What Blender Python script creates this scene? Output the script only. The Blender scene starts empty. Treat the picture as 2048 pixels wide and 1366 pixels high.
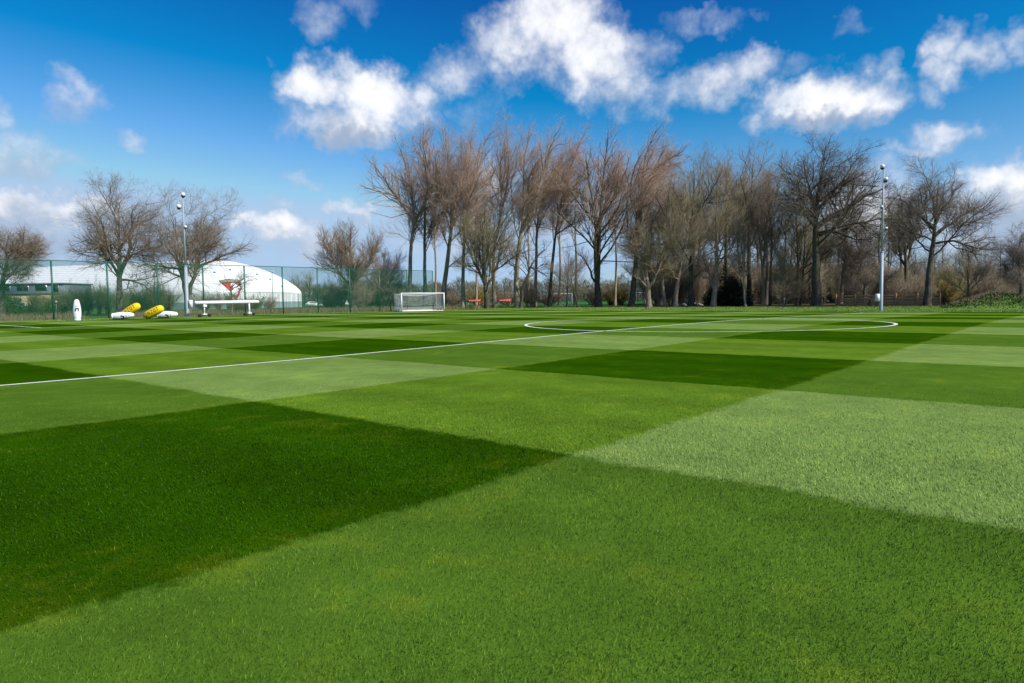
import bpy, math, random
import numpy as np
from mathutils import Vector, Matrix
R = math.radians
S = bpy.context.scene
COL = S.collection

# ------------------------------------------------------------------ camera
# world: origin = centre spot of the pitch, +X along the halfway line, +Y towards the goal end, metres
CAM = np.array([-34.1206, -16.0061, 1.4056])
HEAD, PITCH, ROLL, FPX = 0.70410, -0.062106, 0.012679, 1373.5
ch, sh = math.cos(HEAD), math.sin(HEAD)
FWD_H = np.array([ch, sh, 0.0]); RIGHT_H = np.array([sh, -ch, 0.0])
cp, sp = math.cos(PITCH), math.sin(PITCH)
FWD = FWD_H * cp + np.array([0, 0, sp])
UP2 = -FWD_H * sp + np.array([0, 0, cp])
CR = RIGHT_H * math.cos(ROLL) - UP2 * math.sin(ROLL)
CU = RIGHT_H * math.sin(ROLL) + UP2 * math.cos(ROLL)
cam = bpy.data.cameras.new('camera')
cam.sensor_width = 36.0; cam.lens = FPX / 2048 * 36.0
cam.clip_start = 0.1; cam.clip_end = 6000
cam_o = bpy.data.objects.new('camera', cam); COL.objects.link(cam_o)
M4 = Matrix(((CR[0], CU[0], -FWD[0], CAM[0]), (CR[1], CU[1], -FWD[1], CAM[1]), (CR[2], CU[2], -FWD[2], CAM[2]), (0, 0, 0, 1)))
cam_o.matrix_world = M4
S.camera = cam_o

# ------------------------------------------------------------------ world, sun, exposure
SUN_EL = R(42); SUN_AZ = HEAD - R(122)          # maths angle from +X
sun_dir = Vector((math.cos(SUN_AZ) * math.cos(SUN_EL), math.sin(SUN_AZ) * math.cos(SUN_EL), math.sin(SUN_EL)))
sl = bpy.data.lights.new('sun', 'SUN'); sl.energy = 4.2; sl.angle = R(0.53); sl.color = (1.0, 0.955, 0.88)
so = bpy.data.objects.new('sun', sl); COL.objects.link(so)
so.rotation_euler = (-sun_dir).to_track_quat('-Z', 'Y').to_euler()
S.view_settings.view_transform = 'Standard'; S.view_settings.look = 'None'
S.cycles.max_bounces = 4; S.cycles.diffuse_bounces = 2; S.cycles.glossy_bounces = 2; S.cycles.transparent_max_bounces = 4
S.view_settings.exposure = 0.5; S.view_settings.gamma = 1.0; S.view_settings.use_curve_mapping = False

class NT:
    """small node-tree builder"""
    def __init__(s, tree): s.t = tree; s.n = tree.nodes; s.l = tree.links
    def node(s, kind, **kw):
        n = s.n.new(kind)
        for k, v in kw.items(): setattr(n, k, v)
        return n
    def put(s, sock, v):
        if isinstance(v, bpy.types.NodeSocket): s.l.new(v, sock)
        else: sock.default_value = v
    def m(s, op, a, b=None, c=None, clamp=False):
        n = s.node('ShaderNodeMath', operation=op, use_clamp=clamp); s.put(n.inputs[0], a)
        if b is not None: s.put(n.inputs[1], b)
        if c is not None: s.put(n.inputs[2], c)
        return n.outputs[0]
    def v(s, op, a, b=None):
        n = s.node('ShaderNodeVectorMath', operation=op); s.put(n.inputs[0], a)
        if b is not None:
            s.put(n.inputs[3] if op == 'SCALE' else n.inputs[1], b)
        return n.outputs['Value'] if op in ('LENGTH', 'DOT_PRODUCT', 'DISTANCE') else n.outputs[0]
    def noise(s, vec, scale, detail=4.0, rough=0.55, dist=0.0):
        n = s.node('ShaderNodeTexNoise'); s.put(n.inputs['Vector'], vec); n.inputs['Scale'].default_value = scale
        n.inputs['Detail'].default_value = detail; n.inputs['Roughness'].default_value = rough; n.inputs['Distortion'].default_value = dist
        return n
    def mix(s, f, a, b, mode='MIX'):
        n = s.node('ShaderNodeMix', data_type='RGBA', blend_type=mode)
        s.put(n.inputs[0], f); s.put(n.inputs[6], a); s.put(n.inputs[7], b); return n.outputs[2]
    def step(s, x, lo, hi):
        n = s.node('ShaderNodeMapRange', interpolation_type='SMOOTHSTEP')
        s.put(n.inputs[0], x); n.inputs[1].default_value = lo; n.inputs[2].default_value = hi; return n.outputs[0]
    def xyz(s, vec):
        n = s.node('ShaderNodeSeparateXYZ'); s.put(n.inputs[0], vec); return n.outputs
    def comb(s, x, y, z):
        n = s.node('ShaderNodeCombineXYZ')
        for i, q in enumerate((x, y, z)): s.put(n.inputs[i], q)
        return n.outputs[0]

world = bpy.data.worlds.new('World'); S.world = world; world.use_nodes = True
W = NT(world.node_tree); W.n.clear()
BG_STRENGTH = 0.10
sky = W.node('ShaderNodeTexSky', sky_type='NISHITA'); sky.sun_disc = False
sky.sun_elevation = SUN_EL; sky.sun_rotation = math.atan2(sun_dir.x, sun_dir.y)
sky.air_density = 1.0; sky.dust_density = 0.15; sky.ozone_density = 2.5; sky.altitude = 0
# fair-weather cumulus, laid out by compass bearing (degrees left of +X) and elevation
def bearing(px, py):
    dv = FWD + (px - 1024) / FPX * CR - (py - 683) / FPX * CU
    dv = dv / np.linalg.norm(dv)
    return math.degrees(math.atan2(dv[1], dv[0])), math.degrees(math.asin(dv[2]))
PXD = 1 / FPX * 57.3
CLOUDS = [  # x, y, half width, half height, weight
 (640,175,85,62,1.15),(745,185,120,68,1.2),(700,250,120,44,1.05),(800,205,75,58,.85),(585,250,40,40,.5),
 (905,130,75,48,.75),(1010,90,95,62,1.0),(1115,60,105,85,1.1),(1190,125,105,70,1.05),(1245,175,75,60,.85),(1280,105,70,40,.75),(1000,150,60,35,.6),
 (1400,175,110,42,.75),(1490,140,65,42,.7),(1335,205,55,32,.6),(1600,120,50,22,.5),
 (1585,205,75,50,1.0),(1665,200,95,58,1.15),(1740,185,50,50,.7),(1735,135,40,28,.55),(1560,240,60,24,.7),
 (1880,78,42,36,.82),(1945,95,55,40,.80),(1880,125,36,36,.66),(1850,180,32,22,.5),(2042,70,34,34,.75),
 (1900,268,65,32,.85),(1830,298,60,20,.7),(1940,255,40,22,.6),
 (1995,352,60,40,1.05),(2050,360,60,55,1.05),(1985,430,110,75,1.0),(2030,480,100,60,.9),(1750,420,110,75,.9),(1790,350,60,40,.7),(1690,480,110,45,.8),(1560,470,110,50,.6),
 (60,430,130,42,1.0),(170,412,66,36,.95),(20,492,150,42,.85),(110,492,80,30,.65),(210,470,60,34,.55),
 (30,315,75,42,.7),(110,320,60,22,.55),(0,245,28,38,.7),(120,160,32,26,.6),(150,205,42,34,.65),(262,270,34,18,.45),
 (560,470,75,36,1.0),(500,455,50,28,.9),(620,490,70,36,.85),(530,510,100,20,.5),(700,420,62,24,.8),(560,420,38,20,.6),(607,375,38,14,.5),
 (635,30,48,42,.62),(720,8,48,26,.52),(1355,45,36,24,.5),(1435,38,48,26,.52),(1500,25,34,12,.42),(1710,48,26,22,.45),(1660,125,20,12,.4),
 (980,360,75,50,.7),(860,400,90,70,.5),(1080,430,110,60,.6),(820,490,90,38,.65),(960,490,90,40,.6),(1130,520,110,34,.5),(1380,520,140,42,.5),(960,215,60,40,.5)]
SHADE = [  # shaded undersides
 (705,278,130,36,1.0),(640,250,70,30,.7),(1230,215,80,36,.6),(1040,150,120,36,.45),(1380,215,90,30,.6),(1620,245,110,26,.9),
 (1905,290,60,16,.6),(1930,140,70,28,.5),(2000,440,130,60,1.0),(2050,500,120,50,1.0),(1740,480,120,60,.6),(40,490,200,60,.9),(160,480,110,50,.9),(60,400,90,25,.35),(40,345,90,30,.8),
 (600,500,140,28,.6),(500,485,60,20,.6),(700,440,60,14,.4),(150,220,40,24,.7),(640,50,40,24,.6)]
tc = W.node('ShaderNodeTexCoord')
D = W.v('NORMALIZE', tc.outputs['Generated'])
dx, dy, dz = W.xyz(D)
az = W.m('MULTIPLY', W.m('ARCTAN2', dy, dx), 180 / math.pi)
el = W.m('MULTIPLY', W.m('ARCSINE', dz), 180 / math.pi)
AE0 = W.comb(az, el, 0.0)
n1 = W.noise(D, 7.0, 2.0, 0.5); n2 = W.noise(D, 28.0, 3.0, 0.6)
warp = W.v('ADD', W.v('SCALE', W.v('SUBTRACT', n1.outputs['Color'], (0.5, 0.5, 0.5)), 3.2),
           W.v('SCALE', W.v('SUBTRACT', n2.outputs['Color'], (0.5, 0.5, 0.5)), 3.8))
AE = W.v('ADD', AE0, W.v('MULTIPLY', warp, (1, 1, 0)))
def field(lst, grow, lo, hi):
    acc = 0.0
    for (px, py, rx, ry, wgt) in lst:
        a, e = bearing(px, py); k = 1 / max(0.5, math.cos(R(e))); half = rx * grow * PXD * k
        if a + half < lo - 3.2 or a - half > hi + 3.2: continue
        ix, iy = 1 / half, 1 / (ry * grow * PXD)
        if wgt < .66: wgt *= .86
        n = W.node('ShaderNodeVectorMath', operation='MULTIPLY_ADD'); W.put(n.inputs[0], AE); n.inputs[1].default_value = (ix, iy, 0); n.inputs[2].default_value = (-a * ix, -e * iy, 0)
        f = W.m('MULTIPLY_ADD', W.v('DOT_PRODUCT', n.outputs[0], n.outputs[0]), -wgt, wgt)
        acc = W.m('MAXIMUM', acc, f)
    return acc
# the same kind of sky goes on all round, outside the bearings above
gen = W.noise(W.v('MULTIPLY', AE0, (0.055, 0.10, 1.0)), 1.0, 4.0, 0.55)
genf = W.m('MULTIPLY', W.step(gen.outputs['Fac'], 0.50, 0.72), W.step(W.m('ABSOLUTE', W.m('SUBTRACT', az, math.degrees(HEAD))), 42.0, 56.0))
genf = W.m('MULTIPLY', genf, W.step(el, 1.0, 10.0))
nb = W.noise(D, 15.0, 6.0, 0.58); nf = W.noise(D, 60.0, 2.0, 0.6)
grain = W.m('ADD', W.m('MULTIPLY', W.m('SUBTRACT', nb.outputs['Fac'], 0.5), 1.05), W.m('MULTIPLY', W.m('SUBTRACT', nf.outputs['Fac'], 0.5), 0.14))
mott = W.m('MULTIPLY', W.m('SUBTRACT', W.noise(W.v('ADD', D, (0.012, -0.02, 0.02)), 15.0, 3.0, 0.62).outputs['Fac'], nb.outputs['Fac']), 1.3)
sr, sg, sb = W.xyz(W.v('SCALE', sky.outputs[0], 0.10))
cg = W.m('MINIMUM', W.m('MULTIPLY', W.m('SUBTRACT', sg, 0.142), 1.20), 0.43)
crd = W.m('MINIMUM', W.m('MAXIMUM', W.m('MULTIPLY', W.m('SUBTRACT', sr, 0.170), 1.40), 0.003), 0.30)
cb = W.m('MINIMUM', W.m('MULTIPLY', W.m('SUBTRACT', sb, 0.135), 1.28), 0.60)
cg = W.m('MAXIMUM', cg, 0.05); cb = W.m('MAXIMUM', cb, W.m('MULTIPLY', cg, 1.25))
skyc = W.v('SCALE', W.comb(crd, cg, cb), 1 / BG_STRENGTH)
def sky_part(lo, hi):
    fc = genf if lo is None else W.m('MAXIMUM', field(CLOUDS, 1.20, lo, hi), genf)
    fs = 0.12 if lo is None else field(SHADE, 1.25, lo, hi)
    dens = W.m('MULTIPLY', W.m('ADD', fc, grain), W.step(fc, 0.0, 0.14))
    alpha = W.m('MULTIPLY', W.step(dens, 0.03, 1.22), 0.96)
    shade = W.m('ADD', W.m('MULTIPLY', fs, 1.0), mott, clamp=True)
    c_lit = W.mix(W.step(dens, 0.25, 1.15), (0.42, 0.49, 0.64, 1), (0.93, 0.93, 0.95, 1))
    c_cl = W.v('SCALE', W.mix(W.step(shade, 0.0, 1.0), c_lit, (0.35, 0.42, 0.55, 1)), 0.80 / BG_STRENGTH)
    bg = W.node('ShaderNodeBackground'); W.put(bg.inputs[0], W.mix(alpha, skyc, c_cl)); bg.inputs[1].default_value = BG_STRENGTH
    return bg.outputs[0]
H0 = math.degrees(HEAD); cuts = [H0 - 48, H0 - 28, H0 - 17, H0 - 6, H0 + 5, H0 + 17, H0 + 28, H0 + 48]
def tree_of(lo, hi):      # bearings cuts[lo]..cuts[hi], split in two until one sector is left
    if hi - lo == 1: return sky_part(cuts[lo], cuts[hi])
    m_ = (lo + hi) // 2
    mx = W.node('ShaderNodeMixShader'); W.put(mx.inputs[0], W.m('GREATER_THAN', az, cuts[m_])); W.l.new(tree_of(lo, m_), mx.inputs[1]); W.l.new(tree_of(m_, hi), mx.inputs[2])
    return mx.outputs[0]
mx = W.node('ShaderNodeMixShader'); W.put(mx.inputs[0], W.m('LESS_THAN', W.m('ABSOLUTE', W.m('SUBTRACT', az, H0)), 48.0))
W.l.new(sky_part(None, None), mx.inputs[1]); W.l.new(tree_of(0, len(cuts) - 1), mx.inputs[2])
wo = W.node('ShaderNodeOutputWorld'); W.l.new(mx.outputs[0], wo.inputs[0])
world.cycles.sampling_method = 'MANUAL'; world.cycles.sample_map_resolution = 256

# ------------------------------------------------------------------ helpers
def tag(o, label=None, cat=None, group=None, kind=None):
    if label: o['label'] = label
    if cat: o['category'] = cat
    if group: o['group'] = group
    if kind: o['kind'] = kind
    return o
def empty(name, loc, rz=0.0):
    o = bpy.data.objects.new(name, None); COL.objects.link(o); o.location = loc; o.rotation_euler = (0, 0, rz); o.empty_display_size = 0.2
    return o
def mesh_np(name, V, F, mat, smooth=False, attr=None):
    """V (n,3); F (m,k) all of one size, or a list of such arrays"""
    me = bpy.data.meshes.new(name); V = np.ascontiguousarray(V, dtype=np.float32)
    Fs = F if isinstance(F, list) else [F]
    Fs = [np.asarray(f, dtype=np.int32) for f in Fs if len(f)]
    loops = np.concatenate([f.ravel() for f in Fs]); tot = np.concatenate([np.full(len(f), f.shape[1], np.int32) for f in Fs])
    st = np.concatenate([[0], np.cumsum(tot)[:-1]]).astype(np.int32)
    me.vertices.add(len(V)); me.vertices.foreach_set('co', V.ravel())
    me.loops.add(len(loops)); me.loops.foreach_set('vertex_index', loops)
    me.polygons.add(len(tot)); me.polygons.foreach_set('loop_start', st); me.polygons.foreach_set('loop_total', tot)
    if smooth: me.polygons.foreach_set('use_smooth', np.ones(len(tot), bool))
    if attr is not None:
        a = me.attributes.new('rnd', 'FLOAT', 'POINT'); a.data.foreach_set('value', np.ascontiguousarray(attr, dtype=np.float32))
    me.update(calc_edges=True)
    if mat: me.materials.append(mat)
    return me
def obj(name, me, parent=None, loc=(0, 0, 0), rot=(0, 0, 0)):
    o = bpy.data.objects.new(name, me); COL.objects.link(o); o.location = loc; o.rotation_euler = rot
    if parent: o.parent = parent
    return o
class MB:
    """collects boxes, tubes, lathes; build() links them as ONE mesh object"""
    def __init__(s): s.V = []; s.F = {}; s.n = 0
    def add(s, V, F):
        V = np.asarray(V, float)
        for f in F: s.F.setdefault(len(f), []).append([i + s.n for i in f])
        s.V.append(V); s.n += len(V); return s
    def box(s, c, d, rz=0.0, bev=0.0):
        c = np.array(c, float); x, y, z = [q / 2 for q in d]; b = min(bev, x * .9, y * .9, z * .9)
        if b <= 0:
            P = np.array([[-x, -y, -z], [x, -y, -z], [x, y, -z], [-x, y, -z], [-x, -y, z], [x, -y, z], [x, y, z], [-x, y, z]])
            F = [(0, 3, 2, 1), (4, 5, 6, 7), (0, 1, 5, 4), (1, 2, 6, 5), (2, 3, 7, 6), (3, 0, 4, 7)]
        else:
            def ring(ix, iy, zz): return [[-ix, -iy, zz], [ix, -iy, zz], [ix, iy, zz], [-ix, iy, zz]]
            def oct(ix, iy, zz, k): return [[-ix + k, -iy, zz], [ix - k, -iy, zz], [ix, -iy + k, zz], [ix, iy - k, zz], [ix - k, iy, zz], [-ix + k, iy, zz], [-ix, iy - k, zz], [-ix, -iy + k, zz]]
            P = np.array(oct(x - b, y - b, -z, b * .5) + oct(x, y, -z + b, b) + oct(x, y, z - b, b) + oct(x - b, y - b, z, b * .5))
            F = [tuple(reversed(range(8))), tuple(range(24, 32))]
            for k in range(3):
                for i in range(8):
                    j = (i + 1) % 8; F.append((k * 8 + i, k * 8 + j, k * 8 + 8 + j, k * 8 + 8 + i))
        ca, sa = math.cos(rz), math.sin(rz)
        Q = P.copy(); Q[:, 0] = P[:, 0] * ca - P[:, 1] * sa; Q[:, 1] = P[:, 0] * sa + P[:, 1] * ca
        return s.add(Q + c, F)
    def tube(s, pts, r, n=8, cap=True):
        P = np.asarray(pts, float); r = np.broadcast_to(np.asarray(r, float), (len(P),))
        T = np.gradient(P, axis=0); T /= np.linalg.norm(T, axis=1, keepdims=True) + 1e-9
        ref = np.array([0, 0, 1.0]) if abs(T[0][2]) < .9 else np.array([1.0, 0, 0])
        U = np.cross(T, ref); U /= np.linalg.norm(U, axis=1, keepdims=True) + 1e-9; Vv = np.cross(T, U)
        a = np.arange(n) / n * 2 * math.pi + math.pi / n
        ringv = P[:, None] + r[:, None, None] * (np.cos(a)[None, :, None] * U[:, None] + np.sin(a)[None, :, None] * Vv[:, None])
        F = []
        for k in range(len(P) - 1):
            for i in range(n):
                j = (i + 1) % n; F.append((k * n + i, k * n + j, k * n + n + j, k * n + n + i))
        if cap: F.append(tuple(reversed(range(n)))); F.append(tuple(range((len(P) - 1) * n, len(P) * n)))
        return s.add(ringv.reshape(-1, 3), F)
    def build(s, name, mat, parent=None, loc=(0, 0, 0), rot=(0, 0, 0), smooth=False):
        return obj(name, s.mesh(name, mat, smooth), parent, loc, rot)
    def mesh(s, name, mat, smooth=False):
        return mesh_np(name, np.concatenate(s.V), [np.array(v) for v in s.F.values()], mat, smooth)
def px_plane(px, py, depth):
    return CAM + depth * (FWD + (px - 1024) / FPX * CR - (py - 683) / FPX * CU)

# ------------------------------------------------------------------ terrain
def terr(X, Y):
    X = np.asarray(X, float); Y = np.asarray(Y, float)
    x = np.clip(X, -36, 36)
    z = -5.657e-4 * x - 3.8676e-4 * x**2 - 1.281e-6 * x**3 + 1.9637e-7 * x**4
    t = np.clip((Y - 20) / 32, 0, 1); t = t * t * (3 - 2 * t)
    z = z * (1 - 0.75 * t)
    return z + np.zeros_like(Y)
def ground_pt(px, depth, dz=0.0):
    p = px_plane(px, 600, depth); return np.array([p[0], p[1], float(terr(p[0], p[1])) + dz])

# ------------------------------------------------------------------ materials
MATS = {}
def material(name):
    m = bpy.data.materials.new(name); m.use_nodes = True; t = NT(m.node_tree); b = t.n['Principled BSDF']; MATS[name] = m
    return m, t, b
def plain(name, col, rough=0.6, metal=0.0, var=0.12, scale=6.0, bump=0.0, spec=None):
    m, t, b = material(name)
    tc = t.node('ShaderNodeTexCoord'); n = t.noise(tc.outputs['Object'], scale, 5.0, 0.6)
    f = t.m('ADD', t.m('MULTIPLY', t.m('SUBTRACT', n.outputs['Fac'], 0.5), 2 * var), 1.0)
    t.put(b.inputs['Base Color'], t.v('SCALE', t.comb(*col), f))
    b.inputs['Roughness'].default_value = rough; b.inputs['Metallic'].default_value = metal
    if spec is not None: b.inputs['Specular IOR Level'].default_value = spec
    if bump:
        bn = t.node('ShaderNodeBump'); bn.inputs['Strength'].default_value = bump; bn.inputs['Distance'].default_value = 0.02
        t.put(bn.inputs['Height'], n.outputs['Fac']); t.put(b.inputs['Normal'], bn.outputs[0])
    return m
X1, WX, WY = -28.641, 5.709, 6.0719
def turf_colour(t, pos):
    """mowing pattern by place on the pitch: two sets of passes at right angles"""
    wv = t.noise(pos, 0.9, 1.0, 0.6); wf = t.noise(pos, 9.0, 1.0, 0.6)
    p2 = t.v('ADD', pos, t.v('ADD', t.v('SCALE', t.v('SUBTRACT', wv.outputs['Color'], (.5, .5, .5)), 0.22), t.v('SCALE', t.v('SUBTRACT', wf.outputs['Color'], (.5, .5, .5)), 0.24)))
    x, y, z = t.xyz(p2)
    def band(c, off, w, g):
        return t.m('ADD', t.m('MULTIPLY', t.m('SINE', t.m('MULTIPLY', t.m('SUBTRACT', c, off), math.pi / w)), g), 0.5, clamp=True)
    sx = band(x, X1, WX, 14.0); sy = band(y, -WY, WY, 14.0)
    dd = (0.0200, 0.0640, 0.0006, 1); ld = (0.0840, 0.1580, 0.0120, 1); dl = (0.0660, 0.1340, 0.0125, 1); ll = (0.1450, 0.2240, 0.0520, 1)
    c = t.mix(sy, t.mix(sx, dd, ld), t.mix(sx, dl, ll))
    # single mower passes inside a band, worn and yellowish places
    pas = t.m('MULTIPLY', t.m('SINE', t.m('MULTIPLY', x, 2 * math.pi / 0.95)), t.m('SINE', t.m('ADD', t.m('MULTIPLY', y, 2 * math.pi / 1.01), 0.7)))
    pas = t.m('ADD', pas, t.m('MULTIPLY', t.m('SINE', t.m('MULTIPLY', x, 2 * math.pi / 1.9)), t.m('SUBTRACT', 3.4, t.m('MULTIPLY', sy, 2.0))))
    big = t.noise(pos, 0.33, 3.0, 0.6); med = t.noise(pos, 2.1, 4.0, 0.65)
    f = t.m('ADD', 1.0, t.m('ADD', t.m('MULTIPLY', pas, 0.026), t.m('ADD', t.m('MULTIPLY', t.m('SUBTRACT', big.outputs['Fac'], 0.5), 0.60), t.m('MULTIPLY', t.m('SUBTRACT', med.outputs['Fac'], 0.5), 0.50))))
    c = t.v('SCALE', c, f)
    worn = t.m('MULTIPLY', t.step(med.outputs['Fac'], 0.50, 0.78), t.step(big.outputs['Fac'], 0.40, 0.66))
    edge = t.m('SUBTRACT', 1.0, t.m('MULTIPLY', t.m('ABSOLUTE', t.m('SINE', t.m('MULTIPLY', t.m('SUBTRACT', y, -WY), math.pi / WY))), 2.6), clamp=True)
    worn = t.m('ADD', t.m('MULTIPLY', worn, 0.85), t.m('MULTIPLY', t.m('MULTIPLY', edge, t.step(med.outputs['Fac'], 0.42, 0.7)), 0.30), clamp=True)
    c = t.mix(worn, c, t.v('MULTIPLY', t.v('ADD', c, (0.035, 0.025, 0.004)), (1.15, 1.0, 0.7)))
    return c
def mat_turf():
    m, t, b = material('turf')
    g = t.node('ShaderNodeNewGeometry'); pos = g.outputs['Position']
    c = turf_colour(t, pos)
    f1 = t.noise(pos, 70.0, 2.0, 0.7); f2 = t.noise(pos, 16.0, 2.0, 0.7)
    k = t.m('ADD', 1.0, t.m('ADD', t.m('MULTIPLY', t.m('SUBTRACT', f1.outputs['Fac'], 0.5), 0.55), t.m('MULTIPLY', t.m('SUBTRACT', f2.outputs['Fac'], 0.5), 0.35)))
    t.put(b.inputs['Base Color'], t.v('SCALE', c, k))
    b.inputs['Roughness'].default_value = 0.9; b.inputs['Specular IOR Level'].default_value = 0.0
    bn = t.node('ShaderNodeBump'); bn.inputs['Strength'].default_value = 0.25; bn.inputs['Distance'].default_value = 0.02
    t.put(bn.inputs['Height'], f1.outputs['Fac']); t.put(b.inputs['Normal'], bn.outputs[0])
    return m
def mat_blades():
    m, t, b = material('turf_blade')
    g = t.node('ShaderNodeNewGeometry'); pos = g.outputs['Position']
    c = turf_colour(t, pos)
    a = t.node('ShaderNodeAttribute', attribute_name='rnd')
    k = t.m('ADD', 0.82, t.m('MULTIPLY', a.outputs['Fac'], 0.95))
    c = t.v('SCALE', c, k)
    c = t.mix(t.step(a.outputs['Fac'], 0.93, 1.0), c, t.v('ADD', c, (0.05, 0.035, 0.005)))
    t.put(b.inputs['Base Color'], c)
    b.inputs['Roughness'].default_value = 0.6; b.inputs['Specular IOR Level'].default_value = 0.12
    return m
def mat_rough(name, c1, c2, c3, s1=0.7, s2=9.0):
    m, t, b = material(name)
    g = t.node('ShaderNodeNewGeometry'); pos = g.outputs['Position']
    a = t.noise(pos, s1, 5.0, 0.65); e = t.noise(pos, s2, 4.0, 0.7)
    c = t.mix(t.step(a.outputs['Fac'], 0.35, 0.68), c1 + (1,), c2 + (1,))
    c = t.mix(t.step(e.outputs['Fac'], 0.52, 0.72), c, c3 + (1,))
    t.put(b.inputs['Base Color'], c); b.inputs['Roughness'].default_value = 0.95; b.inputs['Specular IOR Level'].default_value = 0.05
    bn = t.node('ShaderNodeBump'); bn.inputs['Strength'].default_value = 0.6; bn.inputs['Distance'].default_value = 0.08
    t.put(bn.inputs['Height'], e.outputs['Fac']); t.put(b.inputs['Normal'], bn.outputs[0])
    return m
def mat_leafy(name, c1, c2, rough=0.6):
    """colour varies piece by piece with the stored per-piece value"""
    m, t, b = material(name)
    a = t.node('ShaderNodeAttribute', attribute_name='rnd')
    t.put(b.inputs['Base Color'], t.mix(a.outputs['Fac'], c1 + (1,), c2 + (1,)))
    b.inputs['Roughness'].default_value = rough; b.inputs['Specular IOR Level'].default_value = 0.2
    return m
def mat_bark(name, c1, c2, moss=None):
    m, t, b = material(name)
    tc = t.node('ShaderNodeTexCoord'); p = t.v('MULTIPLY', tc.outputs['Object'], (1, 1, 0.25))
    n = t.noise(p, 7.0, 5.0, 0.65); n2 = t.noise(tc.outputs['Object'], 0.45, 4.0, 0.6)
    c = t.mix(t.step(n.outputs['Fac'], 0.35, 0.68), c1 + (1,), c2 + (1,))
    if moss: c = t.mix(t.m('MULTIPLY', t.step(n2.outputs['Fac'], 0.45, 0.65), 0.75), c, moss + (1,))
    t.put(b.inputs['Base Color'], c); b.inputs['Roughness'].default_value = 0.9; b.inputs['Specular IOR Level'].default_value = 0.1
    bn = t.node('ShaderNodeBump'); bn.inputs['Strength'].default_value = 0.8; bn.inputs['Distance'].default_value = 0.05
    t.put(bn.inputs['Height'], n.outputs['Fac']); t.put(b.inputs['Normal'], bn.outputs[0])
    return m
M_turf = mat_turf(); M_blade = mat_blades()
M_field = mat_rough('field_grass', (0.045, 0.105, 0.018), (0.075, 0.135, 0.03), (0.10, 0.12, 0.04), 0.15, 4.0)
M_verge = mat_rough('verge_grass', (0.085, 0.18, 0.025), (0.13, 0.22, 0.04), (0.18, 0.18, 0.07), 0.5, 6.0)
M_litter = mat_rough('leaf_litter', (0.055, 0.042, 0.026), (0.085, 0.062, 0.04), (0.05, 0.07, 0.02), 0.5, 6.0)
M_far = mat_rough('far_pitch_grass', (0.03, 0.14, 0.025), (0.045, 0.17, 0.035), (0.05, 0.15, 0.03), 0.08, 2.0)
M_white = plain('white_paint', (0.80, 0.80, 0.80), 0.35, var=0.05)
M_galv = plain('galvanised_steel', (0.30, 0.345, 0.40), 0.5, 0.0, var=0.10, scale=3.0)
M_black = plain('black_plastic', (0.018, 0.018, 0.020), 0.5)
M_rubber = plain('rubber', (0.02, 0.02, 0.02), 0.8)
M_cabinet = plain('grey_cabinet', (0.66, 0.68, 0.70), 0.4, var=0.06)
M_green = plain('green_steel', (0.005, 0.095, 0.062), 0.45, var=0.12)
M_wire = plain('green_wire', (0.007, 0.125, 0.068), 0.5, var=0.1)
M_net = plain('net_cord', (0.72, 0.74, 0.76), 0.7)
M_yellow = plain('yellow_vinyl', (0.88, 0.58, 0.006), 0.28, var=0.05, scale=2.0)
M_vinyl = plain('white_vinyl', (0.78, 0.79, 0.82), 0.32, var=0.05, scale=2.0)
M_ink = plain('black_print', (0.03, 0.02, 0.02), 0.5)
M_red = plain('red_print', (0.62, 0.03, 0.03), 0.5)
M_dome = plain('dome_fabric', (0.88, 0.88, 0.88), 0.5, var=0.03, scale=0.3)
M_skirt = plain('grey_skirt', (0.30, 0.36, 0.40), 0.7, var=0.08, scale=0.5)
M_slate = plain('slate_cladding', (0.085, 0.115, 0.15), 0.6, var=0.15, scale=1.0)
M_brick = plain('buff_brick', (0.40, 0.30, 0.20), 0.85, var=0.15, scale=3.0)
M_glass = plain('dark_glass', (0.02, 0.03, 0.04), 0.08, var=0.05)
M_timber = plain('fence_timber', (0.46, 0.25, 0.12), 0.8, var=0.25, scale=4.0, bump=0.3)
M_stone = plain('grey_rubble', (0.30, 0.28, 0.29), 0.9, var=0.25, scale=1.5, bump=0.5)
M_line = None
def mat_line():
    m, t, b = material('line_paint')
    g = t.node('ShaderNodeNewGeometry'); n = t.noise(g.outputs['Position'], 38.0, 4.0, 0.7); n2 = t.noise(g.outputs['Position'], 3.0, 3.0, 0.6)
    k = t.m('ADD', n.outputs['Fac'], t.m('MULTIPLY', t.m('SUBTRACT', n2.outputs['Fac'], 0.5), 0.5))
    t.put(b.inputs['Base Color'], t.mix(t.step(k, 0.32, 0.50), (0.34, 0.42, 0.26, 1), (0.78, 0.79, 0.76, 1)))
    b.inputs['Roughness'].default_value = 0.9
    return m
M_line = mat_line()
BK = dict(
 poplar=mat_bark('bark_poplar', (0.20, 0.16, 0.115), (0.42, 0.345, 0.25), (0.24, 0.21, 0.10)),
 dark=mat_bark('bark_dark', (0.049, 0.042, 0.034), (0.140, 0.115, 0.087), (0.091, 0.091, 0.039)),
 oak=mat_bark('bark_oak', (0.105, 0.087, 0.063), (0.231, 0.196, 0.140), (0.168, 0.168, 0.077)),
 pink=mat_bark('bark_pink', (0.168, 0.120, 0.096), (0.384, 0.276, 0.216), None),
 pale=mat_bark('bark_pale', (0.22, 0.19, 0.15), (0.40, 0.35, 0.28), None))
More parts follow.
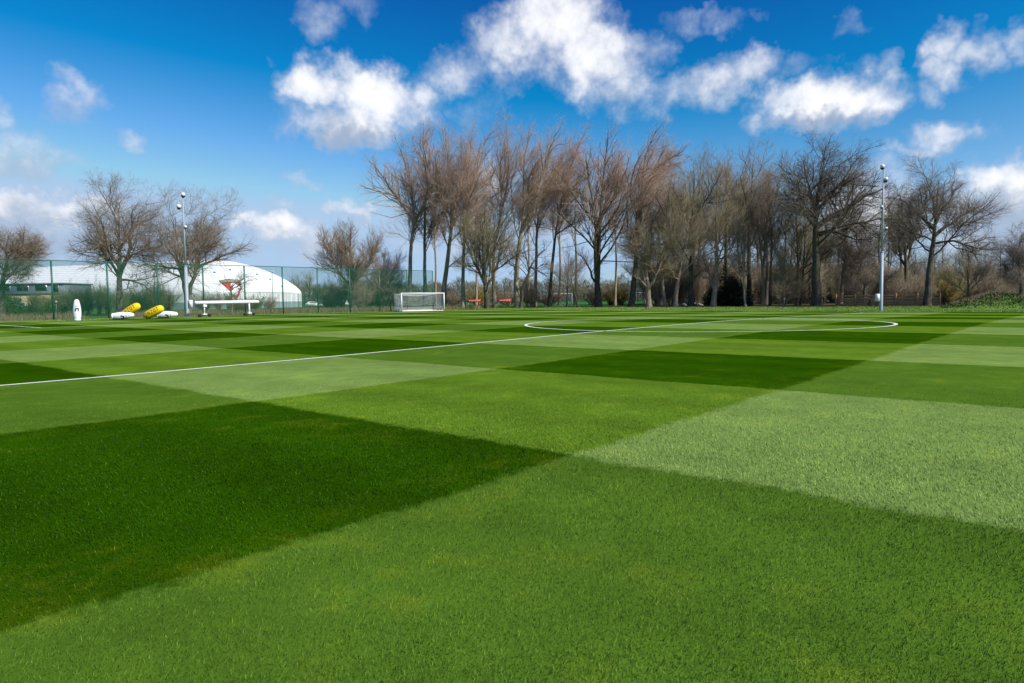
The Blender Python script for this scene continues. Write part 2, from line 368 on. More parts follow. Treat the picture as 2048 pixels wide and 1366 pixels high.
TW = dict(
 red=mat_leafy('twig_red', (0.28, 0.18, 0.13), (0.48, 0.33, 0.25)),
 brown=mat_leafy('twig_brown', (0.13, 0.102, 0.072), (0.29, 0.228, 0.16)),
 olive=mat_leafy('twig_olive', (0.14, 0.125, 0.07), (0.30, 0.26, 0.15)),
 dark=mat_leafy('twig_dark', (0.08, 0.068, 0.055), (0.21, 0.17, 0.135)),
 green=mat_leafy('twig_green', (0.06, 0.085, 0.03), (0.14, 0.165, 0.065)),
 gold=mat_leafy('twig_gold', (0.16, 0.125, 0.035), (0.30, 0.235, 0.07)))
LF = dict(
 holly=mat_leafy('leaf_holly', (0.006, 0.014, 0.006), (0.022, 0.042, 0.014), 0.35),
 weed=mat_leafy('leaf_weed', (0.022, 0.055, 0.010), (0.10, 0.15, 0.035)),
 deadgrass=mat_leafy('dead_grass', (0.20, 0.14, 0.075), (0.40, 0.30, 0.18)),
 verge=mat_leafy('verge_blade', (0.09, 0.19, 0.02), (0.25, 0.31, 0.07)),
 hedge=mat_leafy('leaf_hedge', (0.02, 0.055, 0.01), (0.06, 0.11, 0.02)))

# ------------------------------------------------------------------ ground sheets
def sheet(name, xs, ys, dz, mat, extra=None):
    X, Y = np.meshgrid(xs, ys, indexing='ij'); Z = terr(X, Y) + dz
    if extra is not None: Z = Z + extra(X, Y)
    nx, ny = X.shape; i = np.arange(nx * ny).reshape(nx, ny)
    F = np.stack([i[:-1, :-1], i[1:, :-1], i[1:, 1:], i[:-1, 1:]], -1).reshape(-1, 4)
    return obj(name, mesh_np(name, np.stack([X, Y, Z], -1).reshape(-1, 3), F, mat, smooth=True))
lin = np.linspace
PX0, PX1, PY0, PY1 = -42.0, 37.6, -60.0, 52.7      # mown area
gx = np.concatenate([[-1500, -600, -200, -80], lin(-50, 50, 101), [60, 80, 120, 200, 400, 900, 2500]])
gy = np.concatenate([[-1500, -500, -150], lin(-80, 70, 76), [80, 100, 150, 250, 500, 1200, 3000]])
tag(sheet('ground', gx, gy, -0.03, M_field), kind='structure')
tag(sheet('pitch', lin(PX0, PX1, 200), lin(PY0, PY1, 60), 0.0, M_turf), kind='structure')
def bank(X, Y):
    t = np.clip((X - 38) / 10, 0, 1); return 0.16 * t * t * (3 - 2 * t)
tag(sheet('verge', lin(PX1 - .4, 64, 40), lin(-60, 75, 90), -0.012, M_verge, bank), kind='structure')
tag(sheet('goal_end_verge', lin(-60, PX1, 50), lin(PY1 - .4, 60, 12), -0.010, M_verge), kind='structure')
tag(sheet('woodland_floor', lin(56, 150, 20), lin(-60, 38, 30), 0.02, M_litter, bank), kind='structure')
tag(sheet('far_pitch', lin(80, 260, 10), lin(52, 330, 10), 0.03, M_far), kind='structure')

def strip(name, pts, w, closed=False, dz=0.006):
    P = np.asarray(pts, float); T = np.gradient(P, axis=0)
    if closed: T = np.roll(P, -1, 0) - np.roll(P, 1, 0)
    T /= np.linalg.norm(T, axis=1, keepdims=True); N = np.stack([-T[:, 1], T[:, 0]], 1)
    A = P + N * w / 2; B = P - N * w / 2
    V = np.concatenate([np.c_[A, terr(A[:, 0], A[:, 1]) + dz], np.c_[B, terr(B[:, 0], B[:, 1]) + dz]])
    n = len(P); i = np.arange(n if closed else n - 1); j = (i + 1) % n
    return tag(obj(name, mesh_np(name, V, np.stack([i + n, j + n, j, i], 1), M_line)), kind='structure')
seg = lambda a, b, n=80: np.stack([lin(a[0], b[0], n), lin(a[1], b[1], n)], 1)
strip('halfway_line', seg((-34, 0), (34, 0), 200), 0.135)
th = np.arange(160) / 160 * 2 * math.pi
strip('centre_circle', np.stack([9.15 * np.cos(th), 9.15 * np.sin(th)], 1), 0.15, True, 0.010)
strip('penalty_area_line', seg((-20.16, 35.1), (20.16, 35.1)), 0.11, dz=0.006)
strip('penalty_area_side_line', seg((-20.16, 35.16), (-20.16, 51.5)), 0.12, dz=0.006)
strip('goal_line', seg((-34, 51.6), (34, 51.6)), 0.11, dz=0.006)

# short turf as real blades round the viewpoint, thinning out with distance
rng = np.random.default_rng(7)
def blades():
    n = 480000
    d = 1.6 * np.exp(rng.random(n) * math.log(18 / 1.6)); a = HEAD + (rng.random(n) * 2 - 1) * R(52)
    x = CAM[0] + d * np.cos(a); y = CAM[1] + d * np.sin(a); z = terr(x, y)
    k = np.clip(d / 4.5, 0.8, 1.5); fade = np.clip((18 - d) / 10, 0.10, 1)
    w = 0.0025 * k * rng.uniform(.7, 1.3, n); L = 0.025 * np.clip(d / 5, .9, 1.05) * rng.uniform(.6, 1.35, n) * fade
    sx = np.sign(np.sin(np.pi * (x - X1) / WX)); sy = np.sign(np.sin(np.pi * (y + WY) / WY))
    lean = np.stack([0.42 * sy, 0.42 * sx], 1) + rng.normal(0, .48, (n, 2))
    tip = np.c_[lean, np.ones(n)]; tip /= np.linalg.norm(tip, axis=1, keepdims=True)
    b = rng.random(n) * 2 * math.pi; s = np.stack([np.cos(b), np.sin(b), np.zeros(n)], 1) * w[:, None]
    base = np.stack([x, y, z - 0.002], 1)
    V = np.stack([base - s, base + s, base + tip * L[:, None]], 1).reshape(-1, 3)
    return mesh_np('turf_blades', V, np.arange(n * 3).reshape(-1, 3), M_blade, attr=np.repeat(rng.random(n), 3))
tag(obj('turf_blades', blades()), 'short mown grass blades of the near pitch', 'grass', kind='stuff')

def tufts(name, x, y, z, h, w, mat, label, cat, spread=0.5, per=1, leaf=False):
    """loose standing blades or leaves as one mass"""
    n = len(x); b = rng.random(n) * 2 * math.pi
    s = np.stack([np.cos(b), np.sin(b), np.zeros(n)], 1) * w[:, None] / 2
    tip = np.c_[rng.normal(0, spread, (n, 2)), np.ones(n)]; tip /= np.linalg.norm(tip, axis=1, keepdims=True)
    base = np.stack([x, y, z - 0.01], 1); r = rng.random(n)
    if leaf:
        mid = base + tip * (h * .5)[:, None]
        V = np.stack([base, mid - s, base + tip * h[:, None], mid + s], 1).reshape(-1, 3); F = np.arange(n * 4).reshape(-1, 4); k = 4
    else:
        V = np.stack([base - s, base + s, base + tip * h[:, None]], 1).reshape(-1, 3); F = np.arange(n * 3).reshape(-1, 3); k = 3
    return tag(obj(name, mesh_np(name, V, F, mat, attr=np.repeat(r, k))), label, cat, kind='stuff')
n = 70000
x = PX1 + 0.1 + rng.random(n)**1.3 * 22; y = rng.uniform(-25, 66, n)
cl = 0.5 + 0.5 * np.sin(x * 2.1 + 3 * np.sin(y * .7)) * np.sin(y * 1.7 + x)
tufts('verge_grass', x, y, terr(x, y) + bank(x, y), rng.uniform(.05, .16, n) * (0.6 + cl), rng.uniform(.02, .05, n), LF['verge'], 'rough bright green grass along the far edge of the pitch', 'grass')
n = 16000
x = rng.uniform(-30, 37, n); y = PY1 + .1 + rng.random(n) * 4.5
tufts('goal_end_grass', x, y, terr(x, y), rng.uniform(.04, .13, n), rng.uniform(.02, .045, n), LF['verge'], 'rough grass between the pitch and the tall green fence', 'grass')

# ------------------------------------------------------------------ trees
def tubes(P, Rr, s):
    """P (n,k,3), Rr (n,k) -> verts, quad faces"""
    n, k, _ = P.shape
    T = np.empty_like(P); T[:, 1:-1] = P[:, 2:] - P[:, :-2]; T[:, 0] = P[:, 1] - P[:, 0]; T[:, -1] = P[:, -1] - P[:, -2]
    T /= np.linalg.norm(T, axis=2, keepdims=True) + 1e-9
    ref = np.where(np.abs(T[:, :1, 2:3]) < .8, np.array([0, 0, 1.0]), np.array([1.0, 0, 0]))
    U = np.cross(T, np.broadcast_to(ref, T.shape)); U /= np.linalg.norm(U, axis=2, keepdims=True) + 1e-9; V = np.cross(T, U)
    a = np.arange(s) / s * 2 * math.pi
    X = P[:, :, None] + Rr[:, :, None, None] * (np.cos(a)[None, None, :, None] * U[:, :, None] + np.sin(a)[None, None, :, None] * V[:, :, None])
    idx = np.arange(n * k * s).reshape(n, k, s); nx = np.roll(idx, -1, 2)
    F = np.stack([idx[:, :-1], nx[:, :-1], nx[:, 1:], idx[:, 1:]], -1).reshape(-1, 4)
    return X.reshape(-1, 3), F
def spikes(P0, P1, r):
    T = P1 - P0; T = T / (np.linalg.norm(T, axis=1, keepdims=True) + 1e-9)
    ref = np.where(np.abs(T[:, 2:3]) < .8, np.array([0, 0, 1.0]), np.array([1.0, 0, 0]))
    U = np.cross(T, ref); U /= np.linalg.norm(U, axis=1, keepdims=True) + 1e-9; V = np.cross(T, U)
    n = len(P0); out = np.empty((n, 4, 3))
    for i in range(3):
        a = i * 2 * math.pi / 3; out[:, i] = P0 + r[:, None] * (math.cos(a) * U + math.sin(a) * V)
    out[:, 3] = P1
    b = np.arange(n)[:, None] * 4
    F = np.concatenate([b + np.array([[0, 1, 3]]), b + np.array([[1, 2, 3]]), b + np.array([[2, 0, 3]])])
    return out.reshape(-1, 3), F
def resample(pl, k):
    pl = np.asarray(pl, float); d = np.r_[0, np.cumsum(np.linalg.norm(np.diff(pl, axis=0), axis=1))]
    t = np.linspace(0, d[-1], k); return np.stack([np.interp(t, d, pl[:, i]) for i in range(3)], 1)
def grow(par, cnt, t0, ang, asd, lf, lbase, lsd, segs, wig, up, wind, rf, g, t1=1.0, minlen=.25, cap=9.0):
    """children of a batch of branches: par = (P (n,k,3), R (n,k))"""
    P, Rr = par; n, k, _ = P.shape
    Lp = np.linalg.norm(np.diff(P, axis=1), axis=2).sum(1)
    c = np.maximum(1, np.round(cnt * np.clip(Lp / Lp.mean(), .4, 2.2) * g.uniform(.8, 1.2, n))).astype(int)
    idx = np.repeat(np.arange(n), c); m = len(idx)
    order = np.concatenate([np.arange(q) for q in c]); frac = (order + g.random(m)) / c[idx]
    t = t0 + (t1 - t0) * frac
    f = t * (k - 1); i0 = np.minimum(f.astype(int), k - 2); w = (f - i0)[:, None]
    pos = P[idx, i0] * (1 - w) + P[idx, i0 + 1] * w; T = P[idx, i0 + 1] - P[idx, i0]; T /= np.linalg.norm(T, axis=1, keepdims=True) + 1e-9
    r = Rr[idx, i0] * (1 - w[:, 0]) + Rr[idx, i0 + 1] * w[:, 0]
    q = g.normal(size=(m, 3)); q -= (q * T).sum(1, keepdims=True) * T; q /= np.linalg.norm(q, axis=1, keepdims=True) + 1e-9
    a = np.clip(g.normal(ang, asd, m), 8, 110) * math.pi / 180
    d = np.cos(a)[:, None] * T + np.sin(a)[:, None] * q
    L = np.maximum(Lp[idx] * (lbase + lf * np.minimum(1 - t, cap)) * np.clip(g.normal(1, lsd, m), .35, 1.8), minlen)
    out = np.empty((m, segs + 1, 3)); out[:, 0] = pos
    tr = np.array([wind[0], wind[1], up + wind[2] if len(wind) > 2 else up])
    for s in range(segs):
        d = d + tr * (1.0 / segs) * 1.6 + g.normal(0, wig, (m, 3)); d /= np.linalg.norm(d, axis=1, keepdims=True)
        out[:, s + 1] = out[:, s] + d * (L / segs)[:, None]
    r0 = np.minimum(r * rf, L * 0.017 + 0.004)
    rad = r0[:, None] * np.linspace(1, .42, segs + 1)[None]
    return out, rad
STY = dict(
 # limbs: count, t0, angle, sd, lf, lbase ; branches ; branchlets ; twigs
 poplar=dict(l=(24, .34, 28, 10, .38, .07), up=(.44, .22, .14), wig=(.14, .22, .28), b=(6, .10, 38), s=(5, .05, 42), t=(10, .0, 42), tl=1.0, tr=.0046),
 oak=dict(l=(13, .30, 56, 12, .32, .26), up=(.22, .16, .12), wig=(.20, .24, .26), b=(8, .18, 46), s=(7, .10, 46), t=(8, .05, 44), tl=.7, tr=.0052),
 ash=dict(l=(14, .28, 42, 10, .42, .12), up=(.42, .30, .22), wig=(.13, .17, .2), b=(7, .15, 40), s=(6, .08, 40), t=(9, .0, 36), tl=.8, tr=.0058),
 dead=dict(l=(8, .35, 60, 14, .30, .35), up=(.15, .1, .1), wig=(.30, .34, .34), b=(4, .3, 52), s=(3, .3, 50), t=(2, .2, 50), tl=.5, tr=.011))
def make_tree(style, trunk, r0, limbs, seed, wind=(0, 0, 0), dens=1.0, lscale=1.0, lt0=None, twl=1.0, rtip=.07, nl=None):
    """trunk: polyline; limbs: list of (polyline, radius). Returns (bark V,F), (twig V,F,rnd)"""
    g = np.random.default_rng(seed); st = STY[style]
    tp = resample(trunk, 14); tp[1:-1] += g.normal(0, .012 * r0 * 14, (12, 3)) * .35
    H = np.linalg.norm(np.diff(tp, axis=0), axis=1).sum()
    tr = r0 * (np.linspace(1, rtip, 14)); tr[0] *= 1.45; tr[1] *= 1.08
    BV = []; BF = []; nb = 0
    def addb(P, Rr, s):
        nonlocal nb
        V, F = tubes(P, Rr, s); BV.append(V); BF.append(F + nb); nb += len(V)
    addb(tp[None], tr[None], 9)
    l = st['l']
    lim = grow((tp[None], tr[None]), (nl if nl is not None else l[0]), (lt0 if lt0 is not None else l[1]) * (.74 if style == 'poplar' else 1), l[2], l[3], l[4] * lscale, l[5] * lscale, .22, 7, st['wig'][0], st['up'][0], wind, .34 if style == 'poplar' else .42, g, cap=.55 if style == 'poplar' else 9.0)
    addb(lim[0], lim[1], 5)
    LP = [lim]
    for pl, r in limbs:
        q = resample(pl, 8); q[1:-1] += g.normal(0, .03 * np.linalg.norm(q[-1] - q[0]) / 8 + .05, (6, 3))
        rr = r * np.linspace(1, .16, 8); addb(q[None], rr[None], 7)
        LP.append((q[None], rr[None]))
        sub = grow((q[None], rr[None]), 9 if style == 'poplar' else 6, .25, l[2] * .85, l[3], .30, .14, .22, 7, st['wig'][0], st['up'][0], wind, .6, g)
        addb(sub[0], sub[1], 5); LP.append(sub)
    L1 = (np.concatenate([a for a, _ in LP]), np.concatenate([b for _, b in LP])) if all(a.shape[1] == 8 for a, _ in LP) else LP[0]
    b = st['b']; B2 = grow(L1, b[0] * dens, b[1], b[2], 12, .40, .18, .25, 4, st['wig'][1], st['up'][1], wind, .6, g)
    addb(B2[0], B2[1], 4)
    # the leader itself also carries branches near its top
    B2t = grow((tp[None, 7:], tr[None, 7:]), 12 * dens, .1, b[2], 10, .24, .08, .25, 4, st['wig'][1], st['up'][1], wind, .55, g); addb(B2t[0], B2t[1], 4)
    B2 = (np.concatenate([B2[0], B2t[0]]), np.concatenate([B2[1], B2t[1]]))
    s_ = st['s']; B3 = grow(B2, s_[0] * dens, s_[1], s_[2], 13, .40, .28, .3, 2, st['wig'][2], st['up'][2], wind, .62, g, minlen=.7 * twl)
    V3, F3 = tubes(B3[0], np.maximum(B3[1], st['tr'] * .8), 3)
    t_ = st['t']; B4 = grow(B3, t_[0] * dens ** .5, t_[1], t_[2], 15, .25, .50, .35, 1, st['wig'][2], st['up'][2] * .8, wind, .8, g, minlen=.6 * twl)
    V4, F4 = spikes(B4[0][:, 0], B4[0][:, 1], np.full(len(B4[0]), st['tr']) * g.uniform(.7, 1.25, len(B4[0])))
    r3 = np.repeat(g.random(len(B3[0])), 9); r4 = np.repeat(g.random(len(B4[0])), 4)
    return (np.concatenate(BV), np.concatenate(BF)), (np.concatenate([V3, V4]), [F3, F4 + len(V3)], np.r_[r3, r4])
RZ = HEAD - math.pi / 2
def tree(name, label, style, depth, trunk, wpx, bark, twig, limbs=(), seed=0, cat='tree', group=None, wind=(0, 0, 0), base_dz=0.0, squash=None, **kw):
    """trunk / limbs given as outline points seen from the touchline; turned into metres at the tree's own distance"""
    x0, y0 = trunk[0]; k = depth / FPX; a = (x0 - 1024) / FPX
    g = np.random.default_rng(seed + 999)
    umax = max(y0 - y for pl in [trunk] + [q for q, _ in limbs] for _, y in pl); cc = squash if squash is not None else dict(poplar=.06, oak=.17, ash=.07, dead=.05)[style]
    def loc(pts, dd=0.0, spread=0.0):
        out = []; L = len(pts)
        for i, (x, y) in enumerate(pts):
            up = y0 - y; up = up * (1 - cc * (max(0, up) / umax) ** 2)
            out.append([((x - x0) + .0127 * up - .062 * a * up) * k, dd + spread * i / max(1, L - 1), up * k])
        return np.array(out)
    base = ground_pt(x0, depth, base_dz)
    o = empty(name, base, RZ)
    tag(o, label, cat, group)
    lim = [(loc(pl, 0, g.uniform(-1, 1) * 3.0), w * k / 2) for pl, w in limbs]
    tpl = loc(trunk); tpl[0, 2] -= .35
    (bv, bf), (tv, tf, tr) = make_tree(style, tpl, wpx * k / 2 * (.86 if style == 'poplar' else 1), lim, seed, wind=wind, **kw)
    obj('trunk', mesh_np('trunk', bv, bf, BK[bark], smooth=True), o)
    obj('crown', mesh_np('crown', tv, tf, TW[twig], attr=tr), o)
    return o
WINDP = (0.16, 0.0, 0.0)
POP = 'tall poplars in the row behind the pitch'
WD = 'bare trees of the wood behind the pitch'
#   the tall row, left to right
tree('poplar_tree', 'tall bare poplar at the left end of the tall row, forked behind the green fence', 'poplar', 108, [(818,617),(819,560),(822,480),(828,430),(822,370),(806,300),(790,258)], 12, 'poplar', 'red', [([(826,440),(800,395),(770,350),(748,318)],6),([(825,450),(848,410),(858,350),(850,280),(852,250)],7)], 11, group=POP, wind=(-.06,0,0), lt0=.42)
tree('poplar_tree', 'straight bare poplar with pale trunk, second of the tall row', 'poplar', 112, [(850,617),(849,540),(849,460),(850,380),(858,300),(866,242)], 10, 'poplar', 'red', [([(850,470),(875,440),(888,425)],3),([(850,400),(868,370),(870,330)],4)], 12, group=POP, wind=(.08,0,0), lt0=.38)
tree('poplar_tree', 'bare poplar with leaning trunk rising right of the white goal', 'poplar', 106, [(884,618),(889,560),(897,500),(903,450),(900,390),(895,320),(890,238)], 13, 'poplar', 'red', [([(904,445),(892,410),(877,370),(872,310)],5),([(905,450),(925,410),(940,370),(960,310),(968,255)],6),([(890,540),(915,520),(935,505)],3)], 13, group=POP, wind=(.05,0,0), lt0=.42)
tree('poplar_tree', 'slim upright bare poplar directly left of the left red banner', 'poplar', 104, [(926,620),(926,540),(928,460),(930,400),(938,330),(944,245)], 10, 'poplar', 'red', [([(928,440),(960,425),(990,415)],3),([(930,420),(945,390),(962,350)],4)], 14, group=POP, wind=(.1,0,0), lt0=.40)
tree('lime_tree', 'low bushy bare tree with many upright stems between the two red banners', 'ash', 102, [(975,619),(972,585),(970,560),(966,500),(968,440),(970,400)], 11, 'dark', 'olive', [([(972,575),(950,530),(935,490),(925,450)],5),([(973,575),(995,530),(1005,490),(1012,450)],5),([(971,570),(958,510),(952,450)],4)], 15, group=WD, lt0=.15)
tree('poplar_tree', 'bare poplar with dark foot forking high, immediately left of the right red banner', 'poplar', 107, [(990,618),(986,560),(987,500),(997,450),(1008,400),(1018,340),(1012,236)], 10, 'poplar', 'red', [([(1000,445),(1002,390),(998,330),(1000,270)],4),([(990,480),(965,450),(950,425)],3)], 16, group=POP, wind=(.14,0,0), lt0=.42)
tree('poplar_tree', 'sturdy tan poplar forking into two long limbs, right of the right red banner', 'poplar', 103, [(1035,618),(1032,560),(1036,510),(1045,450),(1048,400),(1046,330),(1060,240)], 14, 'poplar', 'red', [([(1045,455),(1065,425),(1075,380),(1090,320),(1110,260)],8),([(1034,545),(1015,520),(1005,505)],4),([(1036,525),(1022,505),(1012,480)],3)], 17, group=POP, wind=(.2,0,0), lt0=.45)
tree('poplar_tree', 'slender grey poplar standing beside the twisted dead tree', 'poplar', 106, [(1069,617),(1072,550),(1072,490),(1076,430),(1086,390),(1094,330),(1105,245)], 9, 'poplar', 'red', [([(1078,425),(1092,390),(1112,350),(1125,300)],4)], 18, group=POP, wind=(.22,0,0), lt0=.45)
tree('dead_oak_tree', 'twisted leafless dead oak with dark gnarled limbs among the poplars', 'dead', 101, [(1042,614),(1044,575),(1056,545),(1062,525),(1074,510),(1085,498)], 9, 'dark', 'dark', [([(1058,540),(1052,510),(1048,490),(1050,470)],4),([(1062,530),(1078,540),(1098,550)],4),([(1075,508),(1090,490),(1088,470)],3)], 19, group=WD)
tree('poplar_tree', 'thin dark poplar leaning right, its trunk bare to half height', 'poplar', 104, [(1098,617),(1101,570),(1107,500),(1114,450),(1124,390),(1142,320),(1166,256)], 9, 'dark', 'red', [([(1112,470),(1135,455),(1165,440)],3),([(1124,395),(1150,370),(1172,335)],4)], 20, group=POP, wind=(.26,0,0), lt0=.5)
tree('small_tree', 'small bare tree with a rounded crown in front of the far goal', 'ash', 100, [(1133,617),(1135,580),(1136,550),(1137,500)], 4.5, 'dark', 'brown', [([(1135,565),(1150,545),(1168,530)],2)], 21, group=WD, lt0=.3, lscale=1.2, dens=.8)
tree('small_tree', 'thin leaning bare sapling right of the far goal', 'ash', 99, [(1158,617),(1150,590),(1143,562),(1140,520)], 4, 'dark', 'brown', [], 22, group=WD, lscale=.9, dens=.6)
tree('poplar_tree', 'dark double-stemmed poplar with a thick foot right of the small sapling', 'poplar', 102, [(1197,617),(1195,575),(1196,520),(1200,440),(1206,360),(1216,248)], 15, 'dark', 'red', [([(1194,575),(1188,520),(1190,450),(1178,380),(1168,320)],8),([(1190,565),(1172,520),(1155,500)],5),([(1200,450),(1185,410),(1160,390)],4),([(1202,430),(1222,380),(1245,300)],5)], 23, group=POP, wind=(.16,0,0), lt0=.40)
tree('poplar_tree', 'ivy-darkened poplar with crown swept to the right, tallest of the right half', 'poplar', 100, [(1262,616),(1266,580),(1272,520),(1280,440),(1284,370),(1290,300),(1312,244)], 14, 'dark', 'red', [([(1280,450),(1262,400),(1248,340)],4),([(1284,390),(1310,340),(1345,290)],6),([(1286,360),(1325,320),(1375,285)],5)], 24, group=POP, wind=(.34,0,0), lt0=.36)
tree('oak_tree', 'low spreading oak with pinkish foot in front of the poplars', 'oak', 97, [(1298,616),(1297,590),(1295,570),(1290,530),(1292,470),(1300,420)], 13, 'pink', 'olive', [([(1296,575),(1278,560),(1260,545),(1240,525)],5),([(1297,575),(1312,550),(1320,510),(1330,460)],7),([(1294,570),(1282,530),(1272,480),(1265,430)],6),([(1294,545),(1300,500),(1315,440)],5)], 25, group=WD, lt0=.25, dens=.78)
tree('crooked_tree', 'crooked bare tree with bent pinkish trunk beside the low oak', 'oak', 98, [(1333,615),(1327,585),(1324,560),(1328,510),(1338,470),(1340,400),(1336,345)], 8, 'pink', 'olive', [([(1330,505),(1350,495),(1362,490)],3),([(1338,470),(1325,430),(1310,400)],4)], 26, group=WD, lt0=.3, dens=.78)
tree('pale_tree', 'bare tree with pale barked trunk leaning right, left of the dark straight one', 'ash', 97, [(1350,615),(1352,590),(1356,560),(1364,520),(1372,480),(1378,430),(1380,400)], 10, 'pink', 'olive', [([(1356,560),(1342,545),(1332,535)],4),([(1362,530),(1376,510),(1395,490)],4),([(1375,460),(1362,410),(1358,360)],4)], 27, group=WD, lt0=.3, dens=.78)
tree('dark_tree', 'dark straight tree with two low limbs, rounded grey crown above', 'ash', 99, [(1383,615),(1381,575),(1382,520),(1384,460),(1386,400),(1390,330)], 12, 'dark', 'brown', [([(1381,578),(1368,565),(1358,555)],4),([(1383,560),(1400,545),(1418,535)],4),([(1385,450),(1362,400),(1345,360)],5),([(1385,440),(1410,390),(1428,340)],5)], 28, group=WD, lt0=.32, dens=.85)
tree('forked_tree', 'reddish forked tree left of the dark holly', 'ash', 97, [(1426,615),(1430,580),(1433,550),(1434,500),(1432,440),(1434,380),(1436,335)], 11, 'pink', 'olive', [([(1430,580),(1422,550),(1415,520),(1400,490)],5),([(1434,520),(1450,510),(1462,512)],4)], 29, group=WD, lt0=.3, dens=.78)
tree('slim_tree', 'slim dark tree standing behind the holly, left one of the pair', 'ash', 104, [(1452,614),(1452,540),(1450,470),(1452,400),(1456,322)], 7, 'dark', 'brown', [], 30, group=WD, lt0=.45)
tree('birch_tree', 'pale slim birch-like tree at the right edge of the dark holly', 'ash', 95, [(1492,615),(1488,580),(1487,545),(1484,500),(1486,450)], 5, 'pale', 'brown', [([(1487,550),(1474,530),(1468,510)],2)], 31, group=WD, lt0=.35, dens=.7)
tree('ash_tree', 'tall straight ash with broad fan-shaped crown behind the pale birch', 'ash', 103, [(1499,614),(1498,560),(1498,500),(1498,445),(1502,380),(1506,310)], 11, 'dark', 'brown', [([(1498,455),(1480,410),(1465,370),(1455,330)],5),([(1498,450),(1520,410),(1540,370),(1548,340)],5)], 32, group=WD, lt0=.38, wind=(.05,0,0))
tree('ash_tree', 'pinkish tree forking into two stems, right of the birch', 'ash', 97, [(1527,615),(1527,570),(1524,530),(1520,490),(1518,440),(1515,400)], 8, 'pink', 'brown', [([(1526,535),(1535,490),(1545,440),(1560,390),(1568,345)],6)], 33, group=WD, lt0=.35)
tree('slim_tree', 'slim dark straight tree directly right of the pinkish forked one', 'ash', 99, [(1540,614),(1541,560),(1543,500),(1542,440),(1545,360)], 6, 'dark', 'brown', [], 34, group=WD, lt0=.4)
tree('coppiced_tree', 'thin many-stemmed coppiced tree left of the two dark stems', 'ash', 96, [(1559,615),(1561,580),(1562,540),(1560,490)], 4, 'pale', 'olive', [([(1567,613),(1572,580),(1578,545),(1580,500)],3),([(1568,613),(1580,590),(1592,570)],3),([(1566,614),(1556,580),(1548,540)],3)], 35, group=WD, lt0=.3)
tree('twin_tree', 'dark twin-stemmed tree just left of the great oak', 'ash', 98, [(1594,615),(1594,570),(1596,520),(1594,460),(1592,400)], 8, 'dark', 'olive', [([(1601,614),(1604,570),(1603,520),(1606,470),(1602,420)],6)], 36, group=WD, lt0=.3)
tree('great_oak_tree', 'great dark oak with the thickest trunk and widest crown, left of the right-hand mast', 'oak', 92, [(1634,615),(1633,580),(1632,540),(1632,490),(1630,445),(1634,400),(1640,350),(1650,275)], 21, 'dark', 'dark', [([(1634,450),(1658,430),(1690,408),(1720,385),(1765,360)],12),([(1640,468),(1665,456),(1695,468),(1725,478),(1755,476)],7),([(1630,450),(1612,420),(1600,395),(1585,385),(1570,390)],7),([(1632,430),(1620,390),(1600,340),(1590,295)],8),([(1636,410),(1665,370),(1690,320),(1705,285)],8),([(1660,430),(1690,420),(1720,400),(1740,410)],6)], 37, group=WD, lt0=.42, squash=.13)
tree('ash_tree', 'bare tree with pinkish forked trunk between the great oak and the right-hand mast', 'oak', 98, [(1680,612),(1683,585),(1685,560),(1690,520),(1693,470),(1690,420)], 9, 'pink', 'brown', [([(1685,558),(1705,548),(1725,540),(1748,528)],4),([(1690,530),(1705,515),(1730,500)],4),([(1690,520),(1680,480),(1672,450)],4)], 38, group=WD, lt0=.35)
tree('slim_tree', 'thin leaning dark tree in front of the timber fence, near the mast', 'ash', 90, [(1735,613),(1744,590),(1755,570),(1772,550),(1795,545)], 5, 'dark', 'brown', [], 39, group=WD, lt0=.4, dens=.7)
tree('slim_tree', 'short dark ivy-clad stem in front of the timber fence', 'ash', 92, [(1727,611),(1727,590),(1729,570),(1732,540)], 5, 'dark', 'brown', [], 40, group=WD, lt0=.4, dens=.6)
tree('multi_stem_tree', 'tall many-stemmed bare tree just right of the right-hand mast', 'ash', 92, [(1813,604),(1813,560),(1812,520),(1808,460),(1804,400),(1800,360)], 10, 'dark', 'dark', [([(1812,525),(1800,480),(1798,430),(1794,390)],5),([(1814,530),(1826,490),(1830,440),(1838,390)],6)], 41, group=WD, lt0=.35, lscale=.7)
tree('oak_tree', 'large dark oak with wide domed crown on the right-hand mound', 'oak', 82, [(1853,600),(1856,560),(1860,520),(1866,470),(1870,440),(1872,400),(1878,320)], 15, 'dark', 'dark', [([(1868,455),(1890,440),(1920,420),(1950,400),(1985,385)],8),([(1872,470),(1900,465),(1930,475),(1950,490),(1975,470)],5),([(1870,440),(1850,410),(1835,380),(1820,360)],7),([(1870,430),(1868,380),(1850,335)],6),([(1872,420),(1905,370),(1925,335)],7)], 42, group=WD, lt0=.38, squash=.10, lscale=1.15)
tree('slim_tree', 'small thin bare tree growing right of the mound oak', 'ash', 84, [(1938,594),(1937,560),(1936,520),(1938,478)], 5, 'dark', 'olive', [], 43, group=WD, lt0=.25, lscale=1.1)
tree('edge_tree', 'dark bare tree cut by the right edge of the view', 'oak', 80, [(2044,592),(2043,550),(2040,510),(2036,470),(2042,435)], 9, 'dark', 'dark', [([(2041,520),(2025,500),(2015,475)],4),([(2042,540),(2020,535),(2000,530)],3)], 44, group=WD, lt0=.3)
